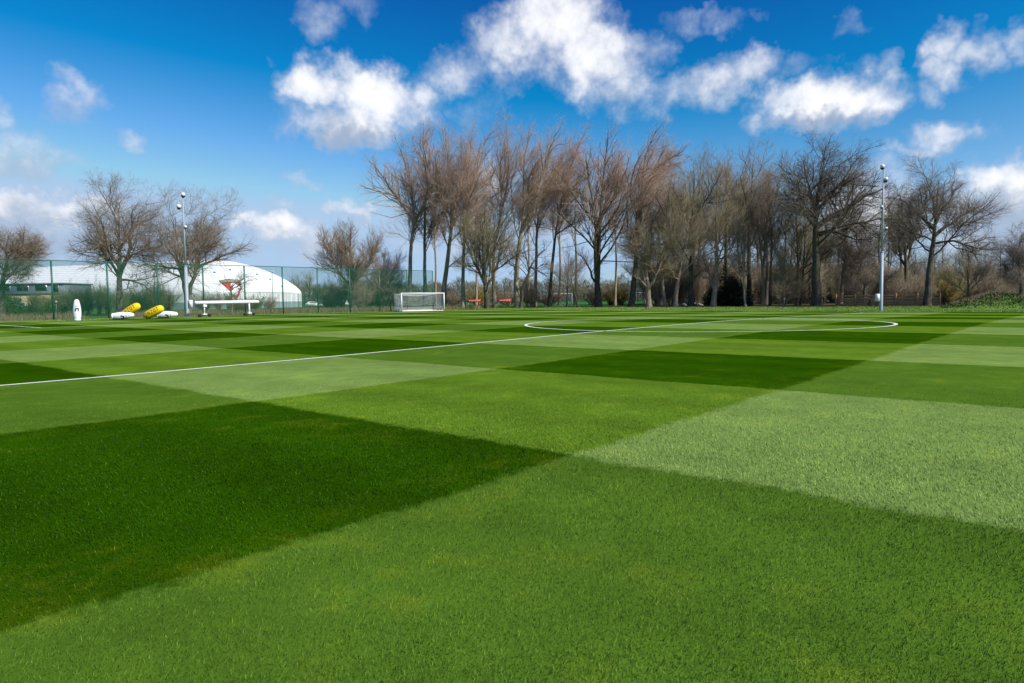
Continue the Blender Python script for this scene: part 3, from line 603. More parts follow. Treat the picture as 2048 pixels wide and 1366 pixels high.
#   left side, behind the tall fence
LEFT = 'trees behind the tall green fence'
tree('oak_tree', 'dark crooked oak at the left edge, behind the fence', 'oak', 78, [(2,640),(0,600),(4,560),(12,520),(10,480),(16,445)], 15, 'dark', 'brown', [([(6,550),(30,520),(55,500),(85,490)],6),([(4,560),(25,550),(50,545),(75,530)],5),([(10,500),(30,475),(40,455)],4)], 51, group=LEFT, lt0=.35)
tree('oak_tree', 'round-crowned bare oak left of the left-hand mast', 'oak', 84, [(238,638),(238,600),(237,570),(238,545),(238,500),(236,440),(238,352)], 14, 'oak', 'brown', [([(236,558),(215,530),(195,500),(170,480),(150,478)],6),([(239,556),(256,520),(268,480),(272,430),(280,390)],8),([(237,540),(218,500),(205,450),(195,410)],7),([(240,566),(270,568),(300,580),(318,595)],5),([(238,500),(250,460),(262,420)],5)], 52, group=LEFT, squash=.22, lt0=.32, lscale=1.35, dens=.9)
tree('oak_tree', 'broad low-forking bare oak behind the left-hand mast', 'oak', 82, [(376,640),(374,610),(368,585),(366,550),(358,510),(352,460),(350,390)], 14, 'oak', 'brown', [([(378,600),(388,570),(395,540),(410,500),(425,450)],9),([(366,565),(345,555),(325,545),(300,535)],5),([(366,550),(345,510),(325,470),(315,430)],6),([(392,545),(420,525),(455,505),(480,500)],6),([(390,550),(400,500),(395,450),(388,400)],7)], 53, group=LEFT, squash=.22, lt0=.30, lscale=1.4, dens=.9)
tree('small_tree', 'small bare tree standing in front of the crest on the white dome', 'oak', 96, [(463,626),(463,590),(460,575),(458,565),(450,550),(448,535)], 5, 'oak', 'olive', [([(460,575),(470,560),(482,545),(500,540)],2.5),([(462,580),(475,572),(500,556),(512,556)],2)], 54, group=LEFT, lt0=.35, dens=.42, nl=7)
tree('willow_tree', 'bushy bare tree with ivy-clad trunk left of the goal, behind the fence', 'ash', 104, [(706,628),(705,600),(704,570),(702,530),(700,490),(702,450)], 12, 'oak', 'brown', [([(704,580),(680,550),(665,510),(655,480)],5),([(705,575),(728,545),(742,510),(750,480)],5),([(704,560),(690,510),(685,460)],4)], 55, group=LEFT, lt0=.12, dens=1.15)
tree('willow_tree', 'reddish bushy tree just left of the goal, behind the fence', 'ash', 110, [(768,625),(768,590),(766,560),(768,515)], 7, 'oak', 'red', [([(768,590),(752,560),(742,535)],4),([(768,590),(785,565),(795,540)],4)], 56, group=LEFT, lt0=.12, lscale=1.3)
FT = 'small trees far behind the dome'
tree('far_tree', 'far bare round tree just right of the white dome', 'oak', 190, [(597,612),(597,590),(597,570),(597,543)], 5, 'dark', 'olive', [], 57, group=FT, lt0=.3, dens=.55, twl=2)
tree('far_tree', 'far bare upright tree between the dome and the bushy tree', 'ash', 190, [(620,612),(620,590),(619,570),(619,545)], 4, 'dark', 'olive', [], 58, group=FT, lt0=.4, dens=.5, twl=2)

# shrubs: a few kinds, each plant an object of its own
def shrub_mesh(seed, tw, h=4.0, wdt=2.4, stems=26, dens=1.0):
    g = np.random.default_rng(seed); P = np.empty((stems, 6, 3)); Rr = np.empty((stems, 6))
    for i in range(stems):
        a = g.random() * 2 * math.pi; sp_ = g.random() ** .7; hh = h * g.uniform(.55, 1.0) * (1 - .25 * sp_)
        b0 = np.array([math.cos(a), math.sin(a), 0]) * wdt * .25 * g.random()
        for k in range(6):
            t = k / 5; P[i, k] = b0 + np.array([math.cos(a), math.sin(a), 0]) * wdt * sp_ * t ** 1.3 + np.array([0, 0, hh * t]) + g.normal(0, .06 * h / 4, 3) * (k > 0)
        Rr[i] = .035 * h / 4 * np.linspace(1, .35, 6)
    P[:, 0, 2] = -.2
    V0, F0 = tubes(P, Rr, 4)
    B = grow((P, Rr), 6 * dens, .08, 42, 14, .30, .16, .3, 3, .2, .3, (0, 0, 0), .6, g)
    C = grow(B, 5 * dens, .05, 42, 15, .35, .35, .3, 1, .2, .25, (0, 0, 0), .7, g, minlen=.35)
    Dd = grow(C, 4 * dens, .05, 45, 15, .3, .5, .3, 1, .2, .2, (0, 0, 0), .8, g, minlen=.3)
    V1, F1 = tubes(B[0], B[1], 3)
    def sp2(Q, r): return spikes(Q[0][:, 0], Q[0][:, 1], np.full(len(Q[0]), r))
    V2, F2 = sp2(C, .012); V3, F3 = sp2(Dd, .010)
    cr = mesh_np('crown', np.concatenate([V1, V2, V3]), [F1, np.concatenate([F2, F3 + len(V2)]) + len(V1)], TW[tw],
                 attr=np.r_[np.repeat(g.random(len(B[0])), 12), np.repeat(g.random(len(C[0])), 4), np.repeat(g.random(len(Dd[0])), 4)])
    return mesh_np('stems', V0, F0, BK['oak']), cr
LAND = [(2, 'the left-edge oak'), (112, 'the round sign'), (153, 'the upright white dummy'), (238, 'the round-crowned left oak'), (376, 'the left-hand mast'), (463, 'the small tree by the crest'), (546, 'the lamp column'),
        (706, 'the ivy-clad bushy tree'), (768, 'the reddish bushy tree'), (845, 'the white goal'), (926, 'the slim poplar by the red banner'), (975, 'the low many-stemmed tree'), (1035, 'the sturdy tan poplar'), (1098, 'the thin leaning poplar'), (1197, 'the double-stemmed poplar'), (1262, 'the ivy-darkened poplar'),
        (1298, 'the low pink-footed oak'), (1350, 'the pale leaning trunk'), (1383, 'the dark straight trunk'), (1426, 'the reddish forked trunk'), (1466, 'the dark holly'), (1492, 'the pale birch'), (1527, 'the pinkish two-stemmed tree'), (1562, 'the coppiced stems'), (1597, 'the dark twin stems'), (1634, 'the great oak'), (1682, 'the pinkish tree by the mast'),
        (1762, 'the right-hand mast'), (1813, 'the many-stemmed tree'), (1853, 'the mound oak'), (1938, 'the thin tree on the mound'), (2044, 'the right-edge tree')]
SEEN = {}
def placed_label(what, px, x_ok=None):
    lx, nm = min(LAND, key=lambda q: abs(q[0] - px)); side = 'left of' if px < lx - 4 else ('right of' if px > lx + 4 else 'behind')
    base = what + ' ' + side + ' ' + nm; SEEN[base] = SEEN.get(base, 0) + 1
    return base if SEEN[base] == 1 else base + [', second one', ', third one', ', fourth one', ', fifth one', ', sixth one'][SEEN[base] - 2]
ADJ = dict(brown='brown leafless', olive='olive twiggy', dark='dark leafless', green='greenish twiggy', gold='golden-brown', red='reddish')
SHR = {k: shrub_mesh(*v) for k, v in dict(brown=(1, 'brown'), olive=(2, 'olive'), dark=(3, 'dark'), green=(4, 'green'), gold=(5, 'gold'), red=(6, 'red')).items()}
def shrub(kind, px, depth, hpx, wpx, label, group, rs, dz=0.0, cat='shrub'):
    k = depth / FPX; g = random.Random(rs)
    o = empty('shrub', ground_pt(px, depth, dz), g.random() * 6.28); tag(o, label, cat, group)
    st, cr = SHR[kind]; a = obj('stems', st, o); b = obj('crown', cr, o)
    o.scale = (wpx * k / 2 / 2.2, wpx * k / 2 / 2.2, hpx * k / 4.0)
    return o
G1 = 'tangled brown shrubs under the trees of the wood'
gr = random.Random(5)
for i in range(46):
    px = 1312 + i * 16.5 + gr.uniform(-9, 9)
    kd = gr.choice(['brown', 'brown', 'olive', 'dark', 'olive'])
    shrub(kd, px, gr.uniform(106, 130), gr.uniform(50, 105), gr.uniform(42, 75), placed_label(ADJ[kd] + ' undergrowth shrub', px), G1, i)
for i in range(24):
    px = 1300 + i * 19 + gr.uniform(-9, 9); kd = gr.choice(['brown', 'olive', 'brown', 'dark'])
    shrub(kd, px, gr.uniform(120, 142), gr.uniform(70, 125), gr.uniform(50, 80), placed_label('tall ' + ADJ[kd] + ' thicket', px), 'tall thickets at the back of the wood', 500 + i)
G2 = 'greenish shrubs behind the tall green fence'
for i in range(17):
    px = 62 + i * 17 + gr.uniform(-6, 6)
    shrub('green', px, gr.uniform(90, 104), gr.uniform(38, 66), gr.uniform(34, 52), placed_label('tall greenish fence-side shrub', px), G2, 100 + i)
for i in range(9):
    px = 400 + i * 17 + gr.uniform(-6, 6)
    shrub('green' if i % 2 else 'brown', px, gr.uniform(98, 112), gr.uniform(20, 48), gr.uniform(24, 44), placed_label(('greenish' if i % 2 else 'brown') + ' low shrub before the dome', px), 'low shrubs in front of the dome', 200 + i)
for i in range(12):
    px = 652 + i * 15 + gr.uniform(-5, 5)
    shrub(['green', 'olive', 'brown'][i % 3], px, gr.uniform(100, 116), gr.uniform(45, 85), gr.uniform(38, 60), placed_label(ADJ[['green', 'olive', 'brown'][i % 3]] + ' shrub behind the fence', px), 'olive shrubs left of the goal', 300 + i)
for px, h, w_, kd in [(955, 45, 70, 'gold'), (905, 38, 60, 'brown'), (1015, 40, 60, 'brown'), (1060, 62, 55, 'dark'), (1185, 40, 70, 'brown'), (1240, 46, 60, 'gold'), (1222, 40, 60, 'gold'), (1100, 36, 70, 'brown')]:
    shrub(kd, px, 128 if kd != 'dark' else 104, h, w_, placed_label(ADJ[kd] + ' shrub', px), 'shrubs between the poplars', int(px))
for px, h, w_, kd in [(1888, 72, 75, 'gold'), (1915, 64, 60, 'green'), (1975, 60, 80, 'olive'), (1945, 75, 70, 'brown'), (1860, 60, 60, 'olive'), (2015, 45, 60, 'brown'), (2045, 55, 60, 'dark'), (1790, 60, 60, 'brown'), (1830, 65, 70, 'brown')]:
    shrub(kd, px, 90, h, w_, placed_label(ADJ[kd] + ' mound shrub', px), 'shrubs behind the mound', int(px))
#   more bare trees deeper in the wood: copies of three kinds
WT = []
for q, (sty, bk, tw) in enumerate([('ash', 'dark', 'brown'), ('ash', 'oak', 'olive'), ('oak', 'dark', 'dark')]):
    (bv, bf), (tv, tf, tr_) = make_tree(sty, [(0, 0, -.4), (.2, 0, 5), (-.1, .2, 10), (.3, 0, 18)], .24, [], 70 + q, lt0=.28, dens=.75)
    WT.append((mesh_np('trunk', bv, bf, BK[bk], True), mesh_np('crown', tv, tf, TW[tw], attr=tr_)))
for i in range(34):
    px = 1296 + i * 22 + gr.uniform(-9, 9); dp = gr.uniform(112, 145)
    o = empty('wood_tree', ground_pt(px, dp), gr.random() * 6.28)
    hp = 345 if px < 1580 else (265 if px < 1800 else 150)
    s_ = dp / FPX * hp * gr.uniform(.62, .86) / 18; o.scale = (s_ * 1.1, s_ * 1.1, s_)
    tag(o, placed_label('bare tree deep in the wood', px), 'tree', 'bare trees deeper in the wood')
    a, b = WT[i % 3]; obj('trunk', a, o); obj('crown', b, o)
#   a second, farther line of poplars that closes the gaps in the row
PT = []
for q in range(3):
    (bv, bf), (tv, tf, tr_) = make_tree('poplar', [(0, 0, -.4), (.3, 0, 7), (.1, .2, 14), (1.0, 0, 25)], .26, [([(.2, 0, 12), (1.6, .5, 16), (2.6, .8, 22)], .10), ([(.15, 0, 10), (-1.4, -.4, 14), (-1.9, -.6, 20)], .09)], 90 + q, wind=(.16, 0, 0), lt0=.5, dens=.62)
    PT.append((mesh_np('trunk', bv, bf, BK['poplar'], True), mesh_np('crown', tv, tf, TW['red'], attr=tr_)))
for i, px in enumerate([870, 952, 1056, 1118, 1150, 1230, 1318]):
    dp = gr.uniform(118, 130); o = empty('poplar_tree', ground_pt(px, dp), RZ + gr.uniform(-.5, .5))
    s_ = dp / FPX * gr.uniform(315, 352) / 27.5; o.scale = (s_ * .85, s_ * .85, s_); tag(o, placed_label('farther bare poplar seen', px), 'tree', 'farther poplars behind the tall row')
    a, b = PT[i % 3]; obj('trunk', a, o); obj('crown', b, o)
#   holly
def leaf_cloud(n, rx, ry, rz, size, seed, hollow=.5):
    g = np.random.default_rng(seed); cN = 60
    cc = g.normal(size=(cN, 3)); cc /= np.linalg.norm(cc, axis=1, keepdims=True); cc *= (g.random(cN) ** .4)[:, None]
    c = cc[g.integers(0, cN, n)] + g.normal(0, .13, (n, 3)); c[:, 2] = np.abs(c[:, 2] + .25) - .15
    c = c * np.array([rx, ry, rz]); u = g.normal(size=(n, 3)); u /= np.linalg.norm(u, axis=1, keepdims=True)
    v = np.cross(u, g.normal(size=(n, 3))); v /= np.linalg.norm(v, axis=1, keepdims=True); s = size * g.uniform(.6, 1.3, n)[:, None]
    V = np.stack([c - u * s, c - v * s * .5, c + u * s, c + v * s * .5], 1).reshape(-1, 3)
    return V, np.arange(n * 4).reshape(-1, 4), np.repeat(g.random(n), 4)
def leafy(name, label, cat, px, depth, rx, rz, leaf, n, size, seed, group=None, dz=0, trunk_h=1.2):
    o = empty(name, ground_pt(px, depth, dz), RZ); tag(o, label, cat, group)
    V, F, r = leaf_cloud(n, rx, rx * .8, rz, size, seed)
    obj('foliage', mesh_np('foliage', V + np.array([0, 0, .12 * rz]), F, LF[leaf], attr=r), o)
    mb = MB()
    for q in range(5):
        a = q * 1.26; mb.tube([(0, 0, -.2), (.15 * math.cos(a) * rx, .15 * math.sin(a) * rx, .4 * rz), (.45 * rx * math.cos(a), .45 * rx * math.sin(a), .9 * rz)], [.09, .06, .02], 5)
    mb.build('stems', BK['dark'], o)
    return o
leafy('holly_bush', 'dark evergreen holly bush among the bare trunks of the wood', 'bush', 1466, 101, 2.7, 5.0, 'holly', 16000, .11, 1)
leafy('holly_bush', 'low dark evergreen bush at the left foot of the holly', 'bush', 1428, 102, 1.6, 2.4, 'holly', 6000, .10, 2)
leafy('clipped_hedge', 'low green hedge in front of the buff brick building', 'hedge', 70, 96, 3.6, 1.1, 'hedge', 7000, .09, 3)
leafy('conifer_bush', 'dark evergreen shrub at the foot of the left-edge oak', 'bush', 12, 88, 2.0, 2.2, 'hedge', 7000, .09, 4)

# a far wood along the horizon, one mass
def far_wood():
    g = np.random.default_rng(33); Vs = []; Fs = []; Rs = []; nv = 0
    for i in range(210):
        px = -150 + i * 11.5 + g.uniform(-5, 5); dp = g.uniform(235, 300); k = dp / FPX
        b = ground_pt(px, dp); hh = k * g.uniform(22, 42) + 2.0; ww = k * g.uniform(16, 28)
        m = 620; c = g.normal(0, .38, (m, 3)) * np.array([ww, ww, 0]); c[:, 2] = g.random(m) * hh * (1 - .5 * (np.hypot(c[:, 0], c[:, 1]) / ww / 1.4) ** 2).clip(.2, 1)
        d = g.normal(0, .6, (m, 3)); d[:, 2] = np.abs(d[:, 2]) + .5; d *= g.uniform(.5, 1.3, (m, 1))
        V, F = spikes(c + b, c + b + d, np.full(m, .07)); Vs.append(V); Fs.append(F + nv); nv += len(V); Rs.append(np.repeat(np.clip(g.normal(g.choice([.15, .35, .6]), .2, m), 0, 1), 4))
        for q in range(3):
            xy = b + np.array([g.normal(0, ww * .3), g.normal(0, ww * .3), 0]); V, F = spikes(xy[None], (xy + np.array([g.normal(0, .5), 0, hh]))[None], np.array([.22])); Vs.append(V); Fs.append(F + nv); nv += 4; Rs.append(np.zeros(4))
    return mesh_np('far_wood', np.concatenate(Vs), np.concatenate(Fs), mat_leafy('far_twigs', (0.045, 0.045, 0.022), (0.19, 0.155, 0.06)), attr=np.concatenate(Rs))
tag(obj('far_wood', far_wood()), 'low brown and olive wood along the horizon', 'wood', kind='stuff')
# reeds and dead grass behind the fence and on the mound's crest
n = 26000
x = rng.uniform(-18, 48, n); y = 57.6 + rng.random(n) * 5 - .05 * np.clip(x, 0, 60)
k = (np.sin(x * .9) + np.sin(x * .37 + 1) > -.6) | (x > 8)
x, y = x[k], y[k]; n = len(x)
tufts('dead_grass', x, y, terr(x, y), rng.uniform(.25, .85, n), rng.uniform(.02, .045, n), LF['deadgrass'], 'pinkish brown dead grass along the foot of the tall fence', 'grass', .25)
# mound on the right
MC = np.array([53.0, -10.5])
def mound_h(X, Y):
    u = (X - 52.0) / 6.0; yy = np.clip((-3.2 - Y) / 4.5, 0, 1); s = yy * yy * (3 - 2 * yy)
    return 1.25 * np.exp(-u * u * 1.3) * s * (1 + .10 * np.sin(Y * 1.3) + .06 * np.sin(Y * 3.1 + X))
xs = lin(42, 66, 50); ys = lin(-45, 0, 90)
tag(sheet('mound', xs, ys, -0.03, M_verge, lambda X, Y: bank(X, Y) + mound_h(X, Y)), kind='structure')
n = 30000
x = rng.normal(50.5, 3.2, n); y = rng.uniform(-40, -2.5, n); hgt = mound_h(x, y); k = hgt > .06; x, y, hgt = x[k], y[k], hgt[k]; n = len(x)
tufts('mound_plants', x, y, terr(x, y) + bank(x, y) + hgt, rng.uniform(.10, .30, n), rng.uniform(.06, .15, n), LF['weed'], 'leafy green weeds covering the mound at the right', 'plants', .8, leaf=True)
n = 18000
x = rng.normal(52.5, 2.8, n); y = rng.uniform(-40, -4, n); hgt = mound_h(x, y); k = (hgt > .25) & (np.sin(y * .8) + np.sin(y * 2.1) > -.9); x, y, hgt = x[k], y[k], hgt[k]; n = len(x)
tufts('mound_dead_grass', x, y, terr(x, y) + bank(x, y) + hgt, rng.uniform(.2, .6, n), rng.uniform(.015, .035, n), LF['deadgrass'], 'brown dead grass along the crest of the mound', 'grass', .3)

# ------------------------------------------------------------------ tall green mesh fence
FP = []   # post feet, left to right (continues out of view at the left)
pA, pB = np.array([-13.34, 56.5]), np.array([32.2, 54.75])
stp = (pB - pA) / 10
for i in range(-5, 11): FP.append(pA + stp * i)
FH = 5.45
fence = empty('mesh_fence', (FP[0][0], FP[0][1], 0)); tag(fence, 'tall green weld-mesh sports fence behind the goal end', 'fence')
fo = np.array([FP[0][0], FP[0][1], 0])
for i, p in enumerate(FP):
    z = float(terr(p[0], p[1])); mb = MB(); mb.tube([(p[0], p[1], z - .3), (p[0], p[1], FH)], .075, 8); mb.V = [v - fo for v in mb.V]
    mb.build('post', M_green, fence)
ang = math.atan2(stp[1], stp[0])
mb = MB(); mb.tube([(FP[0][0], FP[0][1], FH - .03), (FP[-1][0], FP[-1][1], FH - .03)], .035, 6); mb.V = [v - fo for v in mb.V]; mb.build('top_rail', M_green, fence)
def wire_panel(L, H, sx, sz, tx, tz):
    V = []; F = []; n = 0
    def bars(P0, P1, r):
        nonlocal n
        a, f = tubes(np.stack([P0, P1], 1), np.full((len(P0), 2), r), 3); V.append(a); F.append(f + n); n += len(a)
    xs = np.arange(sx, L, sx); bars(np.stack([xs, xs * 0, xs * 0], 1), np.stack([xs, xs * 0, xs * 0 + H], 1), tx)
    zs = np.arange(.02, H, sz); bars(np.stack([zs * 0, zs * 0 + tx * 1.5, zs], 1), np.stack([zs * 0 + L, zs * 0 + tx * 1.5, zs], 1), tz)
    return np.concatenate(V), np.concatenate(F)
wl = float(np.linalg.norm(stp)); wv, wf = wire_panel(wl, FH - .06, .052, .20, .0074, .0050)
wme = mesh_np('mesh_panel', wv, wf, M_wire)
for i in range(len(FP) - 1):
    p = FP[i]; obj('mesh_panel', wme, fence, (p[0] - fo[0], p[1] - fo[1], float(terr(p[0], p[1])) + .03), (0, 0, ang))
mb = MB()
e = FP[-1]; mb.tube([(e[0] - .9 * stp[0] / wl * 2.4, e[1] - .9 * stp[1] / wl * 2.4, .0), (e[0], e[1], FH * .62)], .035, 6); mb.V = [v - fo for v in mb.V]; mb.build('brace', M_green, fence)
# return side of the fence runs away from the pitch at the right-hand end
e2 = e + np.array([-stp[1], stp[0]]) / wl * 9.0
# second, lower fence in front of the dome
def low_fence(name, label, pxs, depth0, depth1, H, spacing=3.0):
    a = ground_pt(pxs[0], depth0); b = ground_pt(pxs[1], depth1); L = np.linalg.norm((b - a)[:2]); nn = int(L / spacing); t = (b - a) / nn
    o = empty(name, a); tag(o, label, 'fence', 'lower green mesh fences beyond the tall one')
    v, f = wire_panel(float(np.linalg.norm(t)), H, .07, .25, .008, .008); me = mesh_np('mesh_panel', v, f, M_wire)
    for i in range(nn + 1):
        q = t * i; MB().tube([(q[0], q[1], -.2), (q[0], q[1], H + .05)], .04, 6).build('post', M_green, o)
        if i < nn: obj('mesh_panel', me, o, (q[0], q[1], .02), (0, 0, math.atan2(t[1], t[0])))
low_fence('court_fence', 'lower green mesh fence running in front of the white dome', (300, 760), 128, 140, 3.0)
low_fence('court_fence', 'green mesh court fence seen through the trunks of the wood', (1215, 1335), 150, 150, 4.5)
low_fence('court_fence', 'distant low green fence beyond the far pitch', (870, 1200), 185, 185, 1.6)

# ------------------------------------------------------------------ air dome
def dome():
    dep = 168; k = dep / FPX
    o = empty('air_dome', ground_pt(470, dep), RZ)
    tag(o, 'large white air-supported sports dome behind the fence and oaks', 'dome')
    ax = np.array([-0.93, 0.36, 0]); nr = np.array([-.36, -.93, 0])      # along the dome to the left, and towards the viewer
    HW, LEN, CAPL, TOP, WALL = 19.0, 76.0, 18.5, 12.5, 3.6
    end = np.array([7.4, 4.0, 0.0])
    def prof(d, w):            # height against distance in from the edge
        t = np.clip(d / w, 0, 1); return WALL + (TOP - WALL) * np.sqrt(np.clip(1 - (1 - t) ** 1.75, 0, 1))
    ns, nt = 60, 44
    sv = np.r_[0, (1 - np.cos(np.linspace(0, math.pi / 2, 28))) * CAPL, np.linspace(CAPL + 2, LEN, ns - 29)]
    tv_ = -np.cos(np.linspace(0, math.pi, nt)) * HW
    V = []
    for s in sv:
        for t in tv_:
            a = min(1, s / CAPL); wid = HW * (0.55 + .45 * math.sqrt(1 - (1 - a) ** 2))
            y = t / HW * wid
            z = min(prof(wid - abs(y), wid), 99); zc = prof(s, CAPL)
            zz = WALL + (z - WALL) * (zc - WALL) / (TOP - WALL)
            V.append(end + ax * s - nr * y * -1 * -1 + np.array([0, 0, zz]))
    V = np.array(V); i = np.arange(ns * nt).reshape(ns, nt)
    F = np.stack([i[:-1, :-1], i[1:, :-1], i[1:, 1:], i[:-1, 1:]], -1).reshape(-1, 4)
    obj('roof', mesh_np('roof', V, F, M_dome, smooth=True), o)
    per = np.r_[i[:, 0][::-1], i[0, 1:-1], i[:, -1]]
    rim = V[per]; lo = rim.copy(); lo[:, 2] = 1.5; bt = rim.copy(); bt[:, 2] = -.3
    n = len(per); j = np.arange(n - 1)
    obj('side_wall', mesh_np('side_wall', np.concatenate([rim, lo]), np.stack([j, j + 1, j + 1 + n, j + n], 1), M_dome, smooth=True), o)
    out = rim - V.mean(0); out[:, 2] = 0; out /= np.linalg.norm(out, axis=1, keepdims=True); lo2 = lo + out * .06; bt2 = bt + out * .06
    obj('skirt', mesh_np('skirt', np.concatenate([lo2, bt2]), np.stack([j, j + 1, j + 1 + n, j + n], 1), M_skirt, smooth=True), o)
    from mathutils.bvhtree import BVHTree
    bvh = BVHTree.FromPolygons([tuple(map(float, v)) for v in np.concatenate([V, rim, lo])],
        [tuple(map(int, f)) for f in F] + [tuple(int(q) + len(V) for q in f) for f in np.stack([j, j + 1, j + 1 + n, j + n], 1)])
    base = np.array(o.location); c_loc = np.array([np.dot(CAM - base, RIGHT_H), np.dot(CAM - base, FWD_H), (CAM - base)[2]])
    def sight(px, py):   # where a line of sight from the touchline meets the skin
        for q in range(40):
            dv = FWD + (px - q - 1024) / FPX * CR - (py + q - 683) / FPX * CU
            h, nn_, _, _ = bvh.ray_cast(Vector(c_loc), Vector((np.dot(dv, RIGHT_H), np.dot(dv, FWD_H), dv[2])).normalized())
            if h is not None: break
        if nn_.y > 0: nn_ = -nn_
        return np.array(h), np.array(nn_)
    for (x, y) in [(429, 545), (460, 540), (398, 551), (514, 549), (540, 559), (564, 573)]:
        p, nn_ = sight(x, y); mb = MB(); mb.box((0, 0, 0), (.5, .5, .25), bev=.04)
        w_ = mb.build('vent', M_slate, o, p); w_.rotation_euler = Vector(nn_).to_track_quat('Z', 'Y').to_euler()
    # crest: shield with dark border and banner, red and black field, pale head shape
    c0, n0 = sight(467, 574); n0 = n0 / np.linalg.norm(n0); tx = np.cross([0, 0, 1.0], n0); tx /= np.linalg.norm(tx); tx = tx if tx[0] > 0 else -tx
    tz = np.cross(n0, tx); tz = tz if tz[2] > 0 else -tz
    def skin(x, y):      # a point of the flat design laid on to the curved skin
        q = c0 + tx * x + tz * y
        h, nn_, _, _ = bvh.ray_cast(Vector(q + n0 * 6), Vector(-n0))
        return (q, n0) if h is None else (np.array(h), n0)
    def decal(nm, pts, off, mat, parent):
        """a printed sheet that follows the skin"""
        P = np.array(pts); ys = np.linspace(P[:, 1].min() + 1e-3, P[:, 1].max() - 1e-3, 16); G = []
        for y in ys:
            xs_ = []
            for a in range(len(P)):
                p, q = P[a], P[(a + 1) % len(P)]
                if (p[1] - y) * (q[1] - y) < 0: xs_.append(p[0] + (q[0] - p[0]) * (y - p[1]) / (q[1] - p[1]))
            x0_, x1_ = min(xs_), max(xs_)
            for u in np.linspace(0, 1, 11):
                h, nn_ = skin(x0_ + (x1_ - x0_) * u, y); G.append(h + nn_ * off)
        ii = np.arange(16 * 11).reshape(16, 11)
        return obj(nm, mesh_np(nm, np.array(G), np.stack([ii[:-1, :-1], ii[:-1, 1:], ii[1:, 1:], ii[1:, :-1]], -1).reshape(-1, 4), mat), parent)
    def outline(w, h, inset):
        top = [(t * (w - inset), h - inset - .22 * t * t) for t in np.linspace(-1, 1, 9)]
        side = [((w - inset) * math.cos(t * math.pi / 2) ** .8, (h - .22 - inset) - (2 * h - .22 - 2 * inset) * t ** 1.1) for t in np.linspace(0, 1, 9)[1:]]
        return top + side + [(-a, b) for a, b in reversed(side[:-1])]
    back = decal('crest', outline(2.5, 3.1, 0), .05, M_ink, o)
    decal('crest_field', [(a, min(b, 1.6 + .001 * a)) for a, b in outline(2.5, 3.1, .22)], .08, M_red, back)
    decal('crest_band', [(-2.2, 1.75), (2.2, 1.76), (2.25, 2.5), (1.2, 2.7), (0, 2.78), (-1.2, 2.71), (-2.25, 2.51)], .08, plain('crest_beige', (.30, .26, .22), .6), back)
    for xx in (1.0, 1.72): decal('crest_stripe', [(xx, -.75), (xx + .36, -.5), (xx + .36, 1.58), (xx, 1.59)], .11, M_ink, back)
    decal('crest_head', [(-.45, -.3), (.1, -.35), (.95, -.25), (1.15, .5), (1.0, 1.1), (.35, 1.4), (-.3, 1.15), (-.55, .5), (-.3, .3)], .14, M_white, back)
    decal('crest_neck', [(-1.7, -1.6), (-.6, -2.1), (.1, -2.2), (.6, -1.7), (.95, -.9), (.95, -.24), (-.2, -.36), (-.7, -1.0)], .145, M_white, back)
    decal('crest_ball', [(1.3 + .4 * math.cos(a), .02 + .4 * math.sin(a)) for a in np.linspace(.1, 5.9, 12)], .15, M_white, back)
    return o
dome()

# ------------------------------------------------------------------ left buildings
def building(name, label, px, depth, w, h, d, mat, roofm, wins, rz=0.0):
    o = empty(name, ground_pt(px, depth), RZ + rz); tag(o, label, 'building')
    MB().box((0, d / 2, h / 2 - .15), (w, d, h + .3)).build('wall', mat, o)
    MB().box((0, d / 2, h + .12), (w + .5, d + .5, .24), bev=.05).build('roof', roofm, o)
    for (x, z, ww, hh) in wins:
        f = MB().box((x, -.02, z), (ww + .16, .10, hh + .16)).build('window', M_skirt, o)
        MB().box((x, -.06, z), (ww, .08, hh)).build('pane', M_glass, f)
    return o
building('office_building', 'dark slate-clad office building behind the left-edge oak', 60, 150, 15.0, 5.9, 10, M_slate, M_slate, [(-5.4, 5.2, 2.4, 1.2), (-1.4, 5.2, 2.4, 1.2), (2.6, 5.2, 2.4, 1.2), (5.8, 5.0, 1.2, 1.6), (5.2, 1.3, 2.6, 2.0), (2.0, 1.3, 1.6, 2.0)])
building('brick_building', 'low buff brick building in front of the slate office', 42, 138, 8.2, 3.6, 6, M_brick, M_slate, [(-2.6, 1.2, 1.3, 1.4), (.2, 1.0, 1.2, 1.6), (2.7, 1.2, .9, 1.2)])
# round road sign behind the fence
def road_sign():
    o = empty('road_sign', ground_pt(112, 92)); o.rotation_euler = (0, 0, RZ); tag(o, 'small round red and white sign on a thin post behind the fence', 'sign')
    MB().tube([(0, 0, -.2), (0, 0, 2.0)], .03, 8).build('post', M_galv, o)
    d = MB().tube([(0, -.035, 1.75), (0, -.06, 1.75)], .24, 20).build('plate', M_red, o)
    MB().tube([(0, -.061, 1.75), (0, -.066, 1.75)], .16, 20).build('plate_face', M_white, d)
road_sign()

